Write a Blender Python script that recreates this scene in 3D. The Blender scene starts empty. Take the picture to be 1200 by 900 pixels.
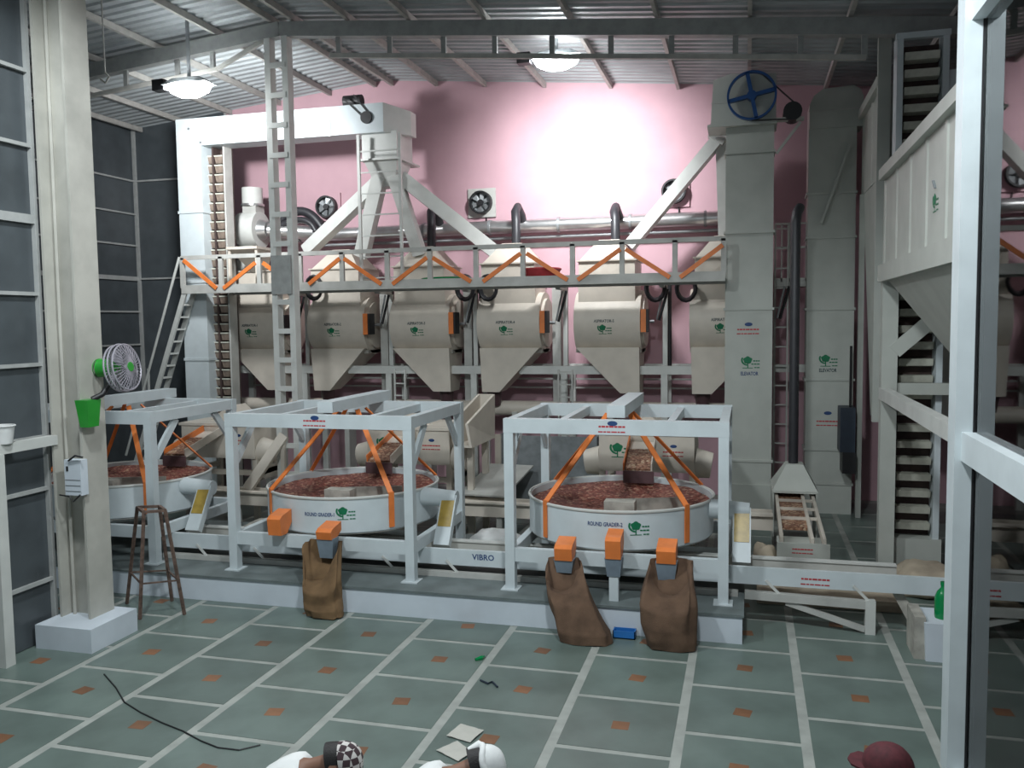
import bpy, bmesh, math, random
from mathutils import Vector, Matrix, noise
random.seed(7)
scene = bpy.context.scene
COL = scene.collection
PI = math.pi

# ------------------------------------------------------------------ camera
F_PX, YAW, PITCH, ROLL, HC = 1015.7, math.radians(15.23), math.radians(4.163), math.radians(-0.738), 4.0
cy, sy, cp, sp, cr, sr = math.cos(YAW), math.sin(YAW), math.cos(PITCH), math.sin(PITCH), math.cos(ROLL), math.sin(ROLL)
FWD = Vector((-sy*cp, cy*cp, -sp)); R0 = Vector((cy, sy, 0)); U0 = R0.cross(FWD)
RGT = cr*R0 + sr*U0; UPV = -sr*R0 + cr*U0
cam_d = bpy.data.cameras.new('camera'); cam = bpy.data.objects.new('camera', cam_d); COL.objects.link(cam)
cam_d.sensor_fit = 'HORIZONTAL'; cam_d.sensor_width = 36; cam_d.lens = F_PX/1200*36
cam_d.clip_start = 0.05; cam_d.clip_end = 200
cam.matrix_world = Matrix(((RGT.x, UPV.x, -FWD.x, 0), (RGT.y, UPV.y, -FWD.y, 0), (RGT.z, UPV.z, -FWD.z, HC), (0, 0, 0, 1)))
scene.camera = cam

def P(px, py, X=None, Y=None, Z=None):
    """photo pixel -> point on the plane X=, Y= or Z= that the thing stands on"""
    d = FWD*F_PX + RGT*(px-600) - UPV*(py-450)
    t = X/d.x if X is not None else (Y/d.y if Y is not None else (Z-HC)/d.z)
    return Vector((0, 0, HC)) + d*t

# ------------------------------------------------------------------ world, exposure
vs = scene.view_settings
vs.view_transform = 'Standard'; vs.look = 'None'; vs.gamma = 1.0; vs.exposure = 0.2; vs.use_curve_mapping = False
world = bpy.data.worlds.new('world'); scene.world = world; world.use_nodes = True
world.node_tree.nodes['Background'].inputs[0].default_value = (0.62, 0.72, 0.78, 1)
world.node_tree.nodes['Background'].inputs[1].default_value = 0.30  # dim even fill light, added through the unseen open end behind the camera
LAMP_FLOOD = 2000.0      # wall flood lamps (W)
LAMP_GLOW = 60.0        # emission of the two diffusers in view
LAMP_HALL = 1150.0       # lamps of the hall behind the camera

# ------------------------------------------------------------------ materials
MAT = {}
def mat(name, col, rough=0.6, metal=0.0, var=0.12, scale=6.0, bump=0.0, bscale=40.0, col2=None, emit=None, spec=None, coat=0.0):
    m = bpy.data.materials.new(name); m.use_nodes = True
    nt = m.node_tree; b = nt.nodes['Principled BSDF']
    b.inputs['Roughness'].default_value = rough; b.inputs['Metallic'].default_value = metal
    if spec is not None: b.inputs['Specular IOR Level'].default_value = spec
    if coat: b.inputs['Coat Weight'].default_value = coat
    tc = nt.nodes.new('ShaderNodeTexCoord')
    n = nt.nodes.new('ShaderNodeTexNoise'); n.inputs['Scale'].default_value = scale; n.inputs['Detail'].default_value = 6
    nt.links.new(tc.outputs['Object'], n.inputs['Vector'])
    r = nt.nodes.new('ShaderNodeValToRGB')
    c2 = col2 if col2 else tuple(c*(1-var*2) for c in col)
    r.color_ramp.elements[0].position = 0.3; r.color_ramp.elements[0].color = (*c2, 1)
    r.color_ramp.elements[1].position = 0.62; r.color_ramp.elements[1].color = (*col, 1)
    nt.links.new(n.outputs['Fac'], r.inputs['Fac']); nt.links.new(r.outputs['Color'], b.inputs['Base Color'])
    if bump:
        n2 = nt.nodes.new('ShaderNodeTexNoise'); n2.inputs['Scale'].default_value = bscale; n2.inputs['Detail'].default_value = 4
        nt.links.new(tc.outputs['Object'], n2.inputs['Vector'])
        bp = nt.nodes.new('ShaderNodeBump'); bp.inputs['Strength'].default_value = bump; bp.inputs['Distance'].default_value = 0.02
        nt.links.new(n2.outputs['Fac'], bp.inputs['Height']); nt.links.new(bp.outputs['Normal'], b.inputs['Normal'])
    if emit:
        b.inputs['Emission Color'].default_value = (*emit[0], 1); b.inputs['Emission Strength'].default_value = emit[1]
    MAT[name] = m; return m
mat('white', (0.62, 0.63, 0.60), 0.45, var=0.06, scale=3)
mat('white_cool', (0.60, 0.66, 0.68), 0.45, var=0.05, scale=3)
mat('cream', (0.66, 0.60, 0.52), 0.5, var=0.06, scale=3)
mat('elev', (0.47, 0.49, 0.45), 0.5, var=0.06, scale=2)
mat('offwhite', (0.50, 0.50, 0.47), 0.55, var=0.1, scale=3)
mat('dirty', (0.45, 0.43, 0.38), 0.7, var=0.2, scale=6)
mat('plinth', (0.62, 0.68, 0.74), 0.7, var=0.06, scale=2)
mat('plinth_top', (0.16, 0.19, 0.19), 0.6, var=0.15, scale=3)
mat('strip', (0.38, 0.40, 0.37), 0.6, var=0.12, scale=4)
mat('kota', (0.145, 0.192, 0.172), 0.34, var=0.14, scale=1.7, bump=0.05, bscale=8)
mat('inlay', (0.25, 0.115, 0.055), 0.5, var=0.12, scale=5)
mat('pink', (0.55, 0.345, 0.39), 0.75, var=0.05, scale=1.2, bump=0.05, bscale=5)
mat('orange', (0.80, 0.22, 0.05), 0.45, var=0.08)
mat('red_orange', (0.50, 0.09, 0.04), 0.5, var=0.1)
mat('jute', (0.155, 0.092, 0.058), 0.95, var=0.2, scale=5, bump=0.5, bscale=120)
mat('jute_light', (0.20, 0.12, 0.058), 0.95, var=0.2, scale=5, bump=0.5, bscale=120)
mat('black', (0.012, 0.012, 0.014), 0.5, var=0.1)
mat('hose', (0.03, 0.03, 0.035), 0.45, var=0.1)
mat('silver', (0.62, 0.62, 0.62), 0.28, metal=0.85, var=0.08, scale=4)
mat('steel', (0.33, 0.35, 0.36), 0.45, metal=0.5, var=0.1)
mat('grey_plate', (0.22, 0.24, 0.25), 0.6, var=0.15)
mat('spout_grey', (0.20, 0.25, 0.30), 0.5, var=0.1)
mat('navy', (0.022, 0.034, 0.055), 0.5, var=0.1)
mat('blue', (0.01, 0.06, 0.20), 0.4, var=0.05)
mat('bright_blue', (0.02, 0.16, 0.48), 0.5, var=0.05)
mat('motor_blue', (0.03, 0.06, 0.11), 0.4, var=0.05)
mat('green', (0.02, 0.30, 0.03), 0.3, var=0.05)
mat('bottle_green', (0.0, 0.22, 0.06), 0.2, var=0.05)
mat('cage', (0.42, 0.40, 0.45), 0.4, metal=0.3, var=0.05)
mat('fan_brown', (0.10, 0.055, 0.06), 0.4, var=0.1)
mat('rust', (0.17, 0.11, 0.085), 0.8, var=0.3, scale=15)
mat('dark_pane', (0.082, 0.095, 0.104), 0.32, var=0.12, scale=2.5)
mat('mullion', (0.42, 0.43, 0.42), 0.5, var=0.08)
mat('column', (0.50, 0.49, 0.44), 0.55, var=0.12, scale=2)
mat('roof', (0.40, 0.43, 0.44), 0.5, metal=0.1, var=0.1, scale=2)
mat('purlin', (0.46, 0.45, 0.42), 0.6, var=0.1)
mat('truss', (0.32, 0.33, 0.32), 0.6, var=0.1)
mat('yellow', (0.42, 0.29, 0.06), 0.35, var=0.15, scale=8)
mat('bucket_white', (0.55, 0.55, 0.47), 0.5, var=0.12, scale=8)
mat('bucket_tan', (0.26, 0.20, 0.16), 0.6, var=0.2, scale=8)
mat('belt', (0.07, 0.045, 0.04), 0.8, var=0.2)
mat('paper', (0.52, 0.51, 0.46), 0.8, var=0.04)
mat('beige', (0.44, 0.37, 0.28), 0.9, var=0.12, scale=4, bump=0.2, bscale=15)
mat('skin', (0.22, 0.11, 0.07), 0.6, var=0.05)
mat('hair', (0.012, 0.01, 0.01), 0.6, var=0.1, bump=0.3, bscale=150)
mat('cloth_white', (0.72, 0.73, 0.72), 0.9, var=0.05, bump=0.25, bscale=14)
mat('cloth_grey', (0.45, 0.48, 0.46), 0.9, var=0.15, scale=12, bump=0.25, bscale=14)
mat('trousers', (0.05, 0.055, 0.07), 0.9, var=0.1)
mat('maroon', (0.085, 0.012, 0.018), 0.8, var=0.2, scale=30)
mat('shoe', (0.02, 0.018, 0.016), 0.5)
mat('eye', (0.7, 0.7, 0.68), 0.3)
mat('txt_blue', (0.02, 0.06, 0.19), 0.6)
mat('txt_dark', (0.02, 0.05, 0.06), 0.6)
mat('txt_green', (0.0, 0.17, 0.07), 0.6)
mat('txt_red', (0.50, 0.05, 0.06), 0.6)
mat('concrete', (0.46, 0.46, 0.44), 0.85, var=0.1, scale=5, bump=0.2, bscale=20)
mat('lamp_glow', (1, 1, 1), 0.5, var=0.0, emit=((0.93, 0.98, 1.0), LAMP_GLOW))
mat('lamp_hall', (1, 1, 1), 0.5, var=0.0, emit=((0.90, 0.97, 1.0), 6.0))

def vary(name, lo, hi):
    m = MAT[name]; nt = m.node_tree; b = nt.nodes['Principled BSDF']; src = b.inputs['Base Color'].links[0].from_socket
    oi = nt.nodes.new('ShaderNodeObjectInfo'); mr = nt.nodes.new('ShaderNodeMapRange'); mr.inputs[3].default_value = lo; mr.inputs[4].default_value = hi
    hs = nt.nodes.new('ShaderNodeHueSaturation'); nt.links.new(oi.outputs['Random'], mr.inputs[0]); nt.links.new(mr.outputs[0], hs.inputs['Value'])
    nt.links.new(src, hs.inputs['Color']); nt.links.new(hs.outputs[0], b.inputs['Base Color'])
vary('kota', 0.88, 1.1); vary('inlay', 0.7, 1.15)
def seeds_mat(name, ca, cb, cc):
    m = bpy.data.materials.new(name); m.use_nodes = True; nt = m.node_tree; b = nt.nodes['Principled BSDF']
    b.inputs['Roughness'].default_value = 0.6
    tc = nt.nodes.new('ShaderNodeTexCoord'); v = nt.nodes.new('ShaderNodeTexVoronoi'); v.inputs['Scale'].default_value = 26
    nt.links.new(tc.outputs['Object'], v.inputs['Vector'])
    sep = nt.nodes.new('ShaderNodeSeparateColor'); nt.links.new(v.outputs['Color'], sep.inputs['Color'])
    r = nt.nodes.new('ShaderNodeValToRGB'); e = r.color_ramp.elements
    e[0].position = 0.15; e[0].color = (*ca, 1); e[1].position = 0.75; e[1].color = (*cb, 1)
    x = e.new(0.97); x.color = (*cc, 1)
    nt.links.new(sep.outputs['Red'], r.inputs['Fac']); nt.links.new(r.outputs['Color'], b.inputs['Base Color'])
    bp = nt.nodes.new('ShaderNodeBump'); bp.inputs['Strength'].default_value = 0.8; bp.inputs['Distance'].default_value = 0.02; bp.invert = True
    nt.links.new(v.outputs['Distance'], bp.inputs['Height']); nt.links.new(bp.outputs['Normal'], b.inputs['Normal'])
    MAT[name] = m
seeds_mat('seeds_red', (0.14, 0.034, 0.024), (0.28, 0.085, 0.058), (0.45, 0.27, 0.18))
seeds_mat('seeds_brown', (0.17, 0.075, 0.045), (0.33, 0.17, 0.10), (0.50, 0.37, 0.25))

def glass_mat(name, tint, ior, mixmin=0.0):
    m = bpy.data.materials.new(name); m.use_nodes = True; nt = m.node_tree
    for n in list(nt.nodes): nt.nodes.remove(n)
    o = nt.nodes.new('ShaderNodeOutputMaterial'); t = nt.nodes.new('ShaderNodeBsdfTransparent'); g = nt.nodes.new('ShaderNodeBsdfGlossy')
    t.inputs[0].default_value = (*tint, 1); g.inputs['Roughness'].default_value = 0.02
    fr = nt.nodes.new('ShaderNodeFresnel'); fr.inputs[0].default_value = ior
    mx = nt.nodes.new('ShaderNodeMixShader')
    nt.links.new(fr.outputs[0], mx.inputs[0]); nt.links.new(t.outputs[0], mx.inputs[1]); nt.links.new(g.outputs[0], mx.inputs[2])
    nt.links.new(mx.outputs[0], o.inputs[0]); MAT[name] = m
glass_mat('glass', (0.86, 0.93, 0.91), 2.1)

def check_mat():
    m = bpy.data.materials.new('cap_check'); m.use_nodes = True; nt = m.node_tree; b = nt.nodes['Principled BSDF']
    tc = nt.nodes.new('ShaderNodeTexCoord'); c = nt.nodes.new('ShaderNodeTexChecker'); c.inputs['Scale'].default_value = 24
    c.inputs[1].default_value = (0.55, 0.52, 0.50, 1); c.inputs[2].default_value = (0.05, 0.03, 0.035, 1)
    nt.links.new(tc.outputs['Object'], c.inputs['Vector']); nt.links.new(c.outputs['Color'], b.inputs['Base Color'])
    b.inputs['Roughness'].default_value = 0.9; MAT['cap_check'] = m
check_mat()

# ------------------------------------------------------------------ mesh helpers
class MB:
    def __init__(s): s.v = []; s.f = []
    def add(s, vs_, fs): o = len(s.v); s.v += [Vector(v) for v in vs_]; s.f += [tuple(i+o for i in f) for f in fs]; return s
    def box(s, x0, x1, y0, y1, z0, z1):
        return s.add([(x0,y0,z0),(x1,y0,z0),(x1,y1,z0),(x0,y1,z0),(x0,y0,z1),(x1,y0,z1),(x1,y1,z1),(x0,y1,z1)],
                     [(0,3,2,1),(4,5,6,7),(0,1,5,4),(1,2,6,5),(2,3,7,6),(3,0,4,7)])
    def bar(s, p, q, w, h, up=(0,0,1)):
        """oriented box from p to q: w sideways, h along up"""
        p = Vector(p); q = Vector(q); d = (q-p).normalized(); up = Vector(up)
        if abs(d.dot(up)) > 0.98: up = Vector((0,1,0))
        sd = d.cross(up).normalized(); u = sd.cross(d).normalized()
        a = sd*w/2; b = u*h/2
        return s.add([p-a-b,p+a-b,p+a+b,p-a+b,q-a-b,q+a-b,q+a+b,q-a+b],
                     [(0,1,2,3),(7,6,5,4),(0,4,5,1),(1,5,6,2),(2,6,7,3),(3,7,4,0)])
    def cyl(s, p, q, r0, r1=None, seg=20, caps=True):
        if r1 is None: r1 = r0
        p = Vector(p); q = Vector(q); d = (q-p).normalized()
        a = d.orthogonal().normalized(); b = d.cross(a)
        vs_ = []
        for c, r in ((p, r0), (q, r1)):
            for i in range(seg): t = 2*PI*i/seg; vs_.append(c + a*math.cos(t)*r + b*math.sin(t)*r)
        fs = [(i, (i+1)%seg, seg+(i+1)%seg, seg+i) for i in range(seg)]
        if caps: fs += [tuple(range(seg-1,-1,-1)), tuple(range(seg, 2*seg))]
        return s.add(vs_, fs)
    def tube(s, pts, r, seg=10, closed=False):
        pts = [Vector(p) for p in pts]; n = len(pts); vs_ = []; prev = None
        for i, p in enumerate(pts):
            if closed: d = pts[(i+1)%n]-pts[i-1]
            else: d = pts[min(i+1,n-1)]-pts[max(i-1,0)]
            d.normalize()
            a = d.orthogonal().normalized() if prev is None else (prev - d*prev.dot(d)).normalized()
            prev = a; b = d.cross(a); rr = r[i] if isinstance(r, (list, tuple)) else r
            for k in range(seg): t = 2*PI*k/seg; vs_.append(p + a*math.cos(t)*rr + b*math.sin(t)*rr)
        fs = []
        for i in range(n if closed else n-1):
            j = (i+1) % n
            for k in range(seg): fs.append((i*seg+k, i*seg+(k+1)%seg, j*seg+(k+1)%seg, j*seg+k))
        if not closed: fs += [tuple(range(seg-1,-1,-1)), tuple((n-1)*seg+k for k in range(seg))]
        return s.add(vs_, fs)
    def frustum(s, b, t, caps=True):
        """b,t = (x0,x1,y0,y1,z)"""
        vs_ = []
        for (x0,x1,y0,y1,z) in (b, t): vs_ += [(x0,y0,z),(x1,y0,z),(x1,y1,z),(x0,y1,z)]
        fs = [(0,1,5,4),(1,2,6,5),(2,3,7,6),(3,0,4,7)]
        if caps: fs += [(0,3,2,1),(4,5,6,7)]
        return s.add(vs_, fs)
    def prism(s, poly, vec):
        n = len(poly); vec = Vector(vec); poly = [Vector(p) for p in poly]
        return s.add(poly + [p+vec for p in poly], [tuple(range(n-1,-1,-1)), tuple(range(n, 2*n))] + [(i,(i+1)%n,n+(i+1)%n,n+i) for i in range(n)])
    def lathe(s, prof, c, seg=40, axis='z'):
        c = Vector(c); vs_ = []; n = len(prof)
        for r, z in prof:
            for i in range(seg):
                t = 2*PI*i/seg
                if axis == 'z': vs_.append(c + Vector((r*math.cos(t), r*math.sin(t), z)))
                elif axis == 'x': vs_.append(c + Vector((z, r*math.cos(t), r*math.sin(t))))
                else: vs_.append(c + Vector((r*math.cos(t), z, r*math.sin(t))))
        fs = []
        for j in range(n-1):
            for i in range(seg): fs.append((j*seg+i, j*seg+(i+1)%seg, (j+1)*seg+(i+1)%seg, (j+1)*seg+i))
        return s.add(vs_, fs)
    def mesh(s, name, origin=(0,0,0), smooth=None):
        me = bpy.data.meshes.new(name); o = Vector(origin)
        me.from_pydata([tuple(v-o) for v in s.v], [], s.f)
        bm = bmesh.new(); bm.from_mesh(me); bmesh.ops.recalc_face_normals(bm, faces=bm.faces); bm.to_mesh(me); bm.free()
        if smooth:
            me.shade_smooth(); me.set_sharp_from_angle(angle=math.radians(smooth))
        return me
def M(): return MB()
def link(name, data, loc=(0,0,0), parent=None):
    o = bpy.data.objects.new(name, data); COL.objects.link(o); o.location = loc; o.parent = parent; return o
def tag(o, label=None, cat=None, group=None, kind=None):
    if label: o['label'] = label
    if cat: o['category'] = cat
    if group: o['group'] = group
    if kind: o['kind'] = kind
    return o
def solo(name, mb, m, label=None, cat=None, group=None, kind=None, origin=(0,0,0), smooth=None):
    me = mb.mesh(name, origin, smooth); me.materials.append(MAT[m])
    return tag(link(name, me, origin), label, cat, group, kind)
class Thing:
    """Empty at the base of a thing; parts are given in world coordinates"""
    def __init__(s, name, label, cat, loc, group=None, kind=None):
        s.loc = Vector(loc); s.root = tag(link(name, None, s.loc), label, cat, group, kind)
        s.root.empty_display_size = 0.2
    def part(s, name, mb, m, parent=None, smooth=None, label=None, kind=None):
        me = mb.mesh(name, s.loc, smooth); me.materials.append(MAT[m])
        o = link(name, me, (0,0,0), parent or s.root)
        return tag(o, label, None, None, kind)
def copy_tree(o, parent=None, loc=None):
    c = o.copy(); COL.objects.link(c); c.parent = parent
    if loc is not None: c.location = loc
    for ch in o.children: copy_tree(ch, c)
    return c
def set_structure(name, mb, m, smooth=None): return solo(name, mb, m, kind='structure', smooth=smooth)

FONT_CACHE = {}
def text_mesh(body):
    if body not in FONT_CACHE:
        cu = bpy.data.curves.new('lettering', 'FONT'); cu.body = body; cu.size = 1; cu.align_x = 'CENTER'; cu.align_y = 'CENTER'; cu.resolution_u = 2; cu.offset = 0.02
        o = bpy.data.objects.new('lettering', cu); COL.objects.link(o)
        bpy.context.view_layer.update()
        me = bpy.data.meshes.new_from_object(o.evaluated_get(bpy.context.evaluated_depsgraph_get()))
        COL.objects.unlink(o); bpy.data.objects.remove(o)
        FONT_CACHE[body] = ([v.co.copy() for v in me.vertices], [tuple(p.vertices) for p in me.polygons])
    return FONT_CACHE[body]
def flat_y(x, z, Y): return lambda a, b: Vector((x+a, Y, z+b))
def letter(mb, body, size, place, stretch=1.0):
    v, f = text_mesh(body); mb.add([place(p.x*size*stretch, p.y*size) for p in v], f); return mb
def tree_logo(mb, s, place):
    """round crown with a crescent, trunk, ground line and two short lines of lettering"""
    crown = []
    n = 22
    for i in range(n):
        t = 2*PI*i/n; r = 0.30*s*(1+0.10*math.sin(5*t)); crown.append(place(r*math.cos(t)-0.15*s, r*0.85*math.sin(t)+0.18*s))
    mb.add(crown, [tuple(range(n))])
    cres = [place((-0.15+0.46*math.cos(t))*s, (0.18+0.40*math.sin(t))*s) for t in [PI*0.85+i*PI*0.62/8 for i in range(9)]] + \
           [place((-0.13+0.36*math.cos(t))*s, (0.20+0.33*math.sin(t))*s) for t in [PI*1.47-i*PI*0.62/8 for i in range(9)]]
    mb.add(cres, [(i, i+1, 16-i, 17-i) for i in range(8)])
    def r(x0, x1, z0, z1): mb.add([place(x0*s, z0*s), place(x1*s, z0*s), place(x1*s, z1*s), place(x0*s, z1*s)], [(0,1,2,3)])
    r(-0.18, -0.11, -0.35, 0.0); r(-0.5, 0.2, -0.40, -0.35)
    for a, b in ((0.22, 0.36), (0.39, 0.52), (0.55, 0.66)): r(a, b, 0.08, 0.17)
    for a, b in ((0.10, 0.25), (0.28, 0.45), (0.48, 0.66)): r(a, b, -0.14, -0.06)
    for a, b in ((0.30, 0.45), (0.48, 0.66)): r(a, b, -0.38, -0.31)
    return mb
def oval_mark(mb, s, place):
    n = 20; mb.add([place(0.22*s*math.cos(2*PI*i/n), 0.30*s+0.11*s*math.sin(2*PI*i/n)) for i in range(n)], [tuple(range(n))]); return mb
def red_lines(mb, s, place):
    def r(x0, x1, z0, z1): mb.add([place(x0*s, z0*s), place(x1*s, z0*s), place(x1*s, z1*s), place(x0*s, z1*s)], [(0,1,2,3)])
    x = -0.6
    for w in (0.10, 0.16, 0.12, 0.20, 0.14, 0.16, 0.12): r(x, x+w, 0.02, 0.10); x += w+0.025
    x = -0.62
    for w in (0.2, 0.12, 0.16, 0.24, 0.1, 0.2): r(x, x+w, -0.20, -0.14); x += w+0.03
    return mb

# ================================================================== SETTING
# floor: white marble strips with green stone slabs between them, an orange inlay in each slab
floor = set_structure('floor', M().box(-15.9, 7.0, 2.0, 20.1, -0.10, -0.004), 'strip')
TX0, TS, TD = -8.767, 1.1657, 1.1446
slab_me = M().box(-TS/2+0.05, TS/2-0.05, -TD/2+0.036, TD/2-0.036, -0.012, 0.0).mesh('floor_slab'); slab_me.materials.append(MAT['kota'])
inl_me = M().box(-0.085, 0.085, -0.085, 0.085, -0.004, 0.0012).mesh('inlay'); inl_me.materials.append(MAT['inlay'])
for i in range(-6, 13):
    off = 10.02 if i % 2 == 0 else 10.57
    k = -8
    while True:
        yc = off - TD*(k+0.5); k += 1
        if yc > 19.9: continue
        if yc < 4.6: break
        o = link('floor_slab', slab_me, (TX0+TS*(i+0.5), yc, 0), floor)
        if yc < 12.5 and -9.5 < o.location.x < 3.5:
            q = link('inlay', inl_me, (random.uniform(-.03,.03), random.uniform(-.03,.03), 0), o); q.rotation_euler.z = random.uniform(-.2,.2)

RIDGE_X, RIDGE_Z, SL = -8.6, 9.87, 0.0935
def roofz(x): return RIDGE_Z - SL*abs(x-RIDGE_X)
# back wall (painted pink)
wall_back = set_structure('wall_back', M().prism([(-12.95,20.0,0),(7.0,20.0,0),(7.0,20.0,roofz(7)),(RIDGE_X,20.0,RIDGE_Z),(-12.95,20.0,roofz(-12.95))], (0,0.2,0)), 'pink')
wall_right = set_structure('wall_right', M().box(7.0, 7.2, 2.0, 20.2, 0, 8.6), 'pink')
# dark glazed walls in the far left corner: panes and mullions
def glazed(name, org, ax, n_edges, z_edges, thick=()):
    """org + ax*u ; panes between n_edges (u) and z_edges"""
    ax = Vector(ax); nrm = Vector((ax.y, -ax.x, 0)); org = Vector(org)
    w = solo(name, M().bar(org+ax*n_edges[0]-nrm*0.10+Vector((0,0,(z_edges[0]+z_edges[-1])/2)), org+ax*n_edges[-1]-nrm*0.10+Vector((0,0,(z_edges[0]+z_edges[-1])/2)), 0.06, z_edges[-1]-z_edges[0]), 'grey_plate', kind='structure')
    def put(nm, mb, m):
        me = mb.mesh(nm); me.materials.append(MAT[m]); return link(nm, me, (0,0,0), w)
    for a, b in zip(n_edges[:-1], n_edges[1:]):
        for c, d in zip(z_edges[:-1], z_edges[1:]):
            p = org+ax*(a+0.02)-nrm*0.04; q = org+ax*(b-0.02)-nrm*0.04; zc = Vector((0,0,(c+d)/2))
            put('pane', M().bar(p+zc, q+zc, 0.02, d-c-0.02), 'dark_pane')
    for a in n_edges: put('mullion', M().bar(org+ax*a+Vector((0,0,z_edges[0])), org+ax*a+Vector((0,0,z_edges[-1])), 0.05, 0.06, up=nrm), 'mullion')
    for c in z_edges[1:-1]:
        h = 0.11 if c in thick else 0.045
        put('mullion', M().bar(org+ax*n_edges[0]+Vector((0,0,c)), org+ax*n_edges[-1]+Vector((0,0,c)), 0.05, h), 'mullion')
    return w
zl = [P(131, y, X=-15.8).z for y in (470, 405, 365, 325, 285, 247, 207)]
glazed('wall_left', (-15.8, 0, 0), (0, 1, 0), [9.0, 12.0, 14.0, 16.0, 18.0, 20.0], [0.0] + zl + [roofz(-15.8)], (zl[3],))
glazed('wall_back_glazed', (0, 19.98, 0), (1, 0, 0), [-15.75, -14.3, -12.97], [0.0, zl[3], zl[6], roofz(-12.97)+0.03])
# near partition of the cabin on the left
Z0 = [P(0, y, X=-8.6).z for y in (700, 585, 520, 430, 343, 252, 163, 73)]
part_w = glazed('wall_partition', (-8.6, 0, 0), (0, 1, 0), [4.0, 6.0, 8.05, 9.0], [0.0] + Z0 + [Z0[-1]+0.95, 8.2, 9.6], (Z0[5],))
trim = set_structure('trim_1', M().box(-8.5, -8.4, 3.5, 8.98, Z0[2]-0.10, Z0[2]+0.02), 'white')
trim2 = set_structure('trim_2', M().box(-8.52, -8.38, 8.0, 8.14, 0.0, Z0[2]-0.1), 'white')

# ceiling: corrugated sheets, purlins
ceiling = set_structure('ceiling', M().bar((RIDGE_X, 2, RIDGE_Z+0.07), (RIDGE_X, 20.2, RIDGE_Z+0.07), 0.5, 0.02), 'roof')
def sheet_mesh(xa, xb):
    mb = M(); ys = []; per = 0.25
    prof = [(0,0),(0.09,0),(0.125,0.035),(0.215,0.035),(0.25,0)]
    for k in range(4):
        for (a, z) in prof[:-1]: ys.append((k*per+a, z))
    ys.append((1.0, 0))
    n = len(ys); vs_ = []
    for y, z in ys: vs_ += [(xa, y, z+roofz(xa)), (xb, y, z+roofz(xb))]
    mb.add(vs_, [(2*i, 2*i+1, 2*i+3, 2*i+2) for i in range(n-1)])
    me = mb.mesh('roof_sheet'); me.materials.append(MAT['roof']); return me
sh_l, sh_r = sheet_mesh(-15.95, RIDGE_X), sheet_mesh(RIDGE_X, 7.1)
for k in range(18):
    link('roof_sheet', sh_l, (0, 2.0+k, 0), ceiling); link('roof_sheet', sh_r, (0, 2.0+k, 0), ceiling)
for x in (-8.8, -8.35, -7.21, -6.0, -4.56, -3.03, -1.52, 0.0, 1.56, 3.1, 4.7, 6.3, -10.0, -11.4, -12.8, -14.2, -15.5):
    z = roofz(x)-0.07
    me = M().bar((x, 2, z), (x, 19.98, z), 0.07, 0.12).mesh('purlin'); me.materials.append(MAT['purlin']); link('purlin', me, (0,0,0), ceiling)

# roof truss over the machines
TY = 15.2
T = Thing('roof_truss', 'grey steel roof truss beam with short posts and lower pipe under sheeting', 'truss', (RIDGE_X, TY, RIDGE_Z))
for xa, xb in ((-15.75, RIDGE_X), (RIDGE_X, 6.95)):
    T.part('top_chord', M().bar((xa, TY, roofz(xa)-0.30), (xb, TY, roofz(xb)-0.30), 0.18, 0.27), 'truss')
xs_end = P(1015, 66, Y=TY).x
T.part('lower_pipe', M().bar((-7.6, TY, roofz(-7.6)-0.77), (xs_end, TY, roofz(xs_end)-0.77), 0.07, 0.08), 'purlin')
T.part('lower_pipe', M().bar((-14.6, TY, roofz(-14.6)-0.77), (-10.0, TY, roofz(-10.0)-0.77), 0.07, 0.07), 'purlin')
T.part('brace', M().bar((-10.0, TY, roofz(-10.0)-0.77), (-8.95, TY, roofz(-8.95)-0.42), 0.07, 0.07), 'purlin')
for px in (397, 457, 520, 580, 647, 716, 787, 862, 938, 1013):
    x = P(px, 55, Y=TY).x
    T.part('post', M().bar((x, TY, roofz(x)-0.80), (x, TY, roofz(x)-0.42), 0.09, 0.06), 'truss')
for x in (-14.6, -13.4, -12.1, -10.9, -10.1): T.part('post', M().bar((x, TY, roofz(x)-0.80), (x, TY, roofz(x)-0.42), 0.09, 0.06), 'truss')

# lattice column under the ridge
cx0, cx1 = P(323, 300, Y=TY).x, P(344, 300, Y=TY).x
T = Thing('lattice_column', 'tall lattice column of two channels with batten plates, under the ridge', 'column', ((cx0+cx1)/2, TY, 0))
T.part('channel', M().box(cx0-0.05, cx0+0.07, TY-0.1, TY+0.1, 0, roofz(cx0)-0.43), 'white')
T.part('channel', M().box(cx1-0.07, cx1+0.05, TY-0.1, TY+0.1, 0, roofz(cx1)-0.43), 'white')
z = 0.5
while z < 9.2:
    T.part('batten', M().box(cx0, cx1, TY-0.11, TY-0.08, z-0.05, z+0.05), 'white'); z += 0.56
T.part('board', M().box(cx0-0.02, cx1+0.02, TY-0.16, TY-0.115, P(330,345,Y=TY).z, P(330,300,Y=TY).z), 'truss')
T.part('base_plate', M().box(cx0-0.12, cx1+0.12, TY-0.13, TY+0.25, 0, 0.03), 'offwhite')

# steel column with its painted concrete foot
T = Thing('steel_column', 'tall cream steel H column on a white concrete foot', 'column', (-8.2, 9.15, 0))
fb = T.part('foot_block', M().box(-8.55, -7.72, 8.62, 9.45, 0, 0.30), 'plinth')
T.part('flange', M().box(-8.46, -8.43, 8.94, 9.36, 0.30, 9.45), 'column'); T.part('flange', M().box(-8.03, -7.995, 8.94, 9.36, 0.30, 9.45), 'column')
T.part('web', M().box(-8.43, -8.03, 9.13, 9.16, 0.30, 9.45), 'column')
T.part('conduit', M().tube([(-8.36,9.08,0.3),(-8.37,9.08,4),(-8.35,9.08,9.4)], 0.022, 8), 'column', smooth=40)

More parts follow.
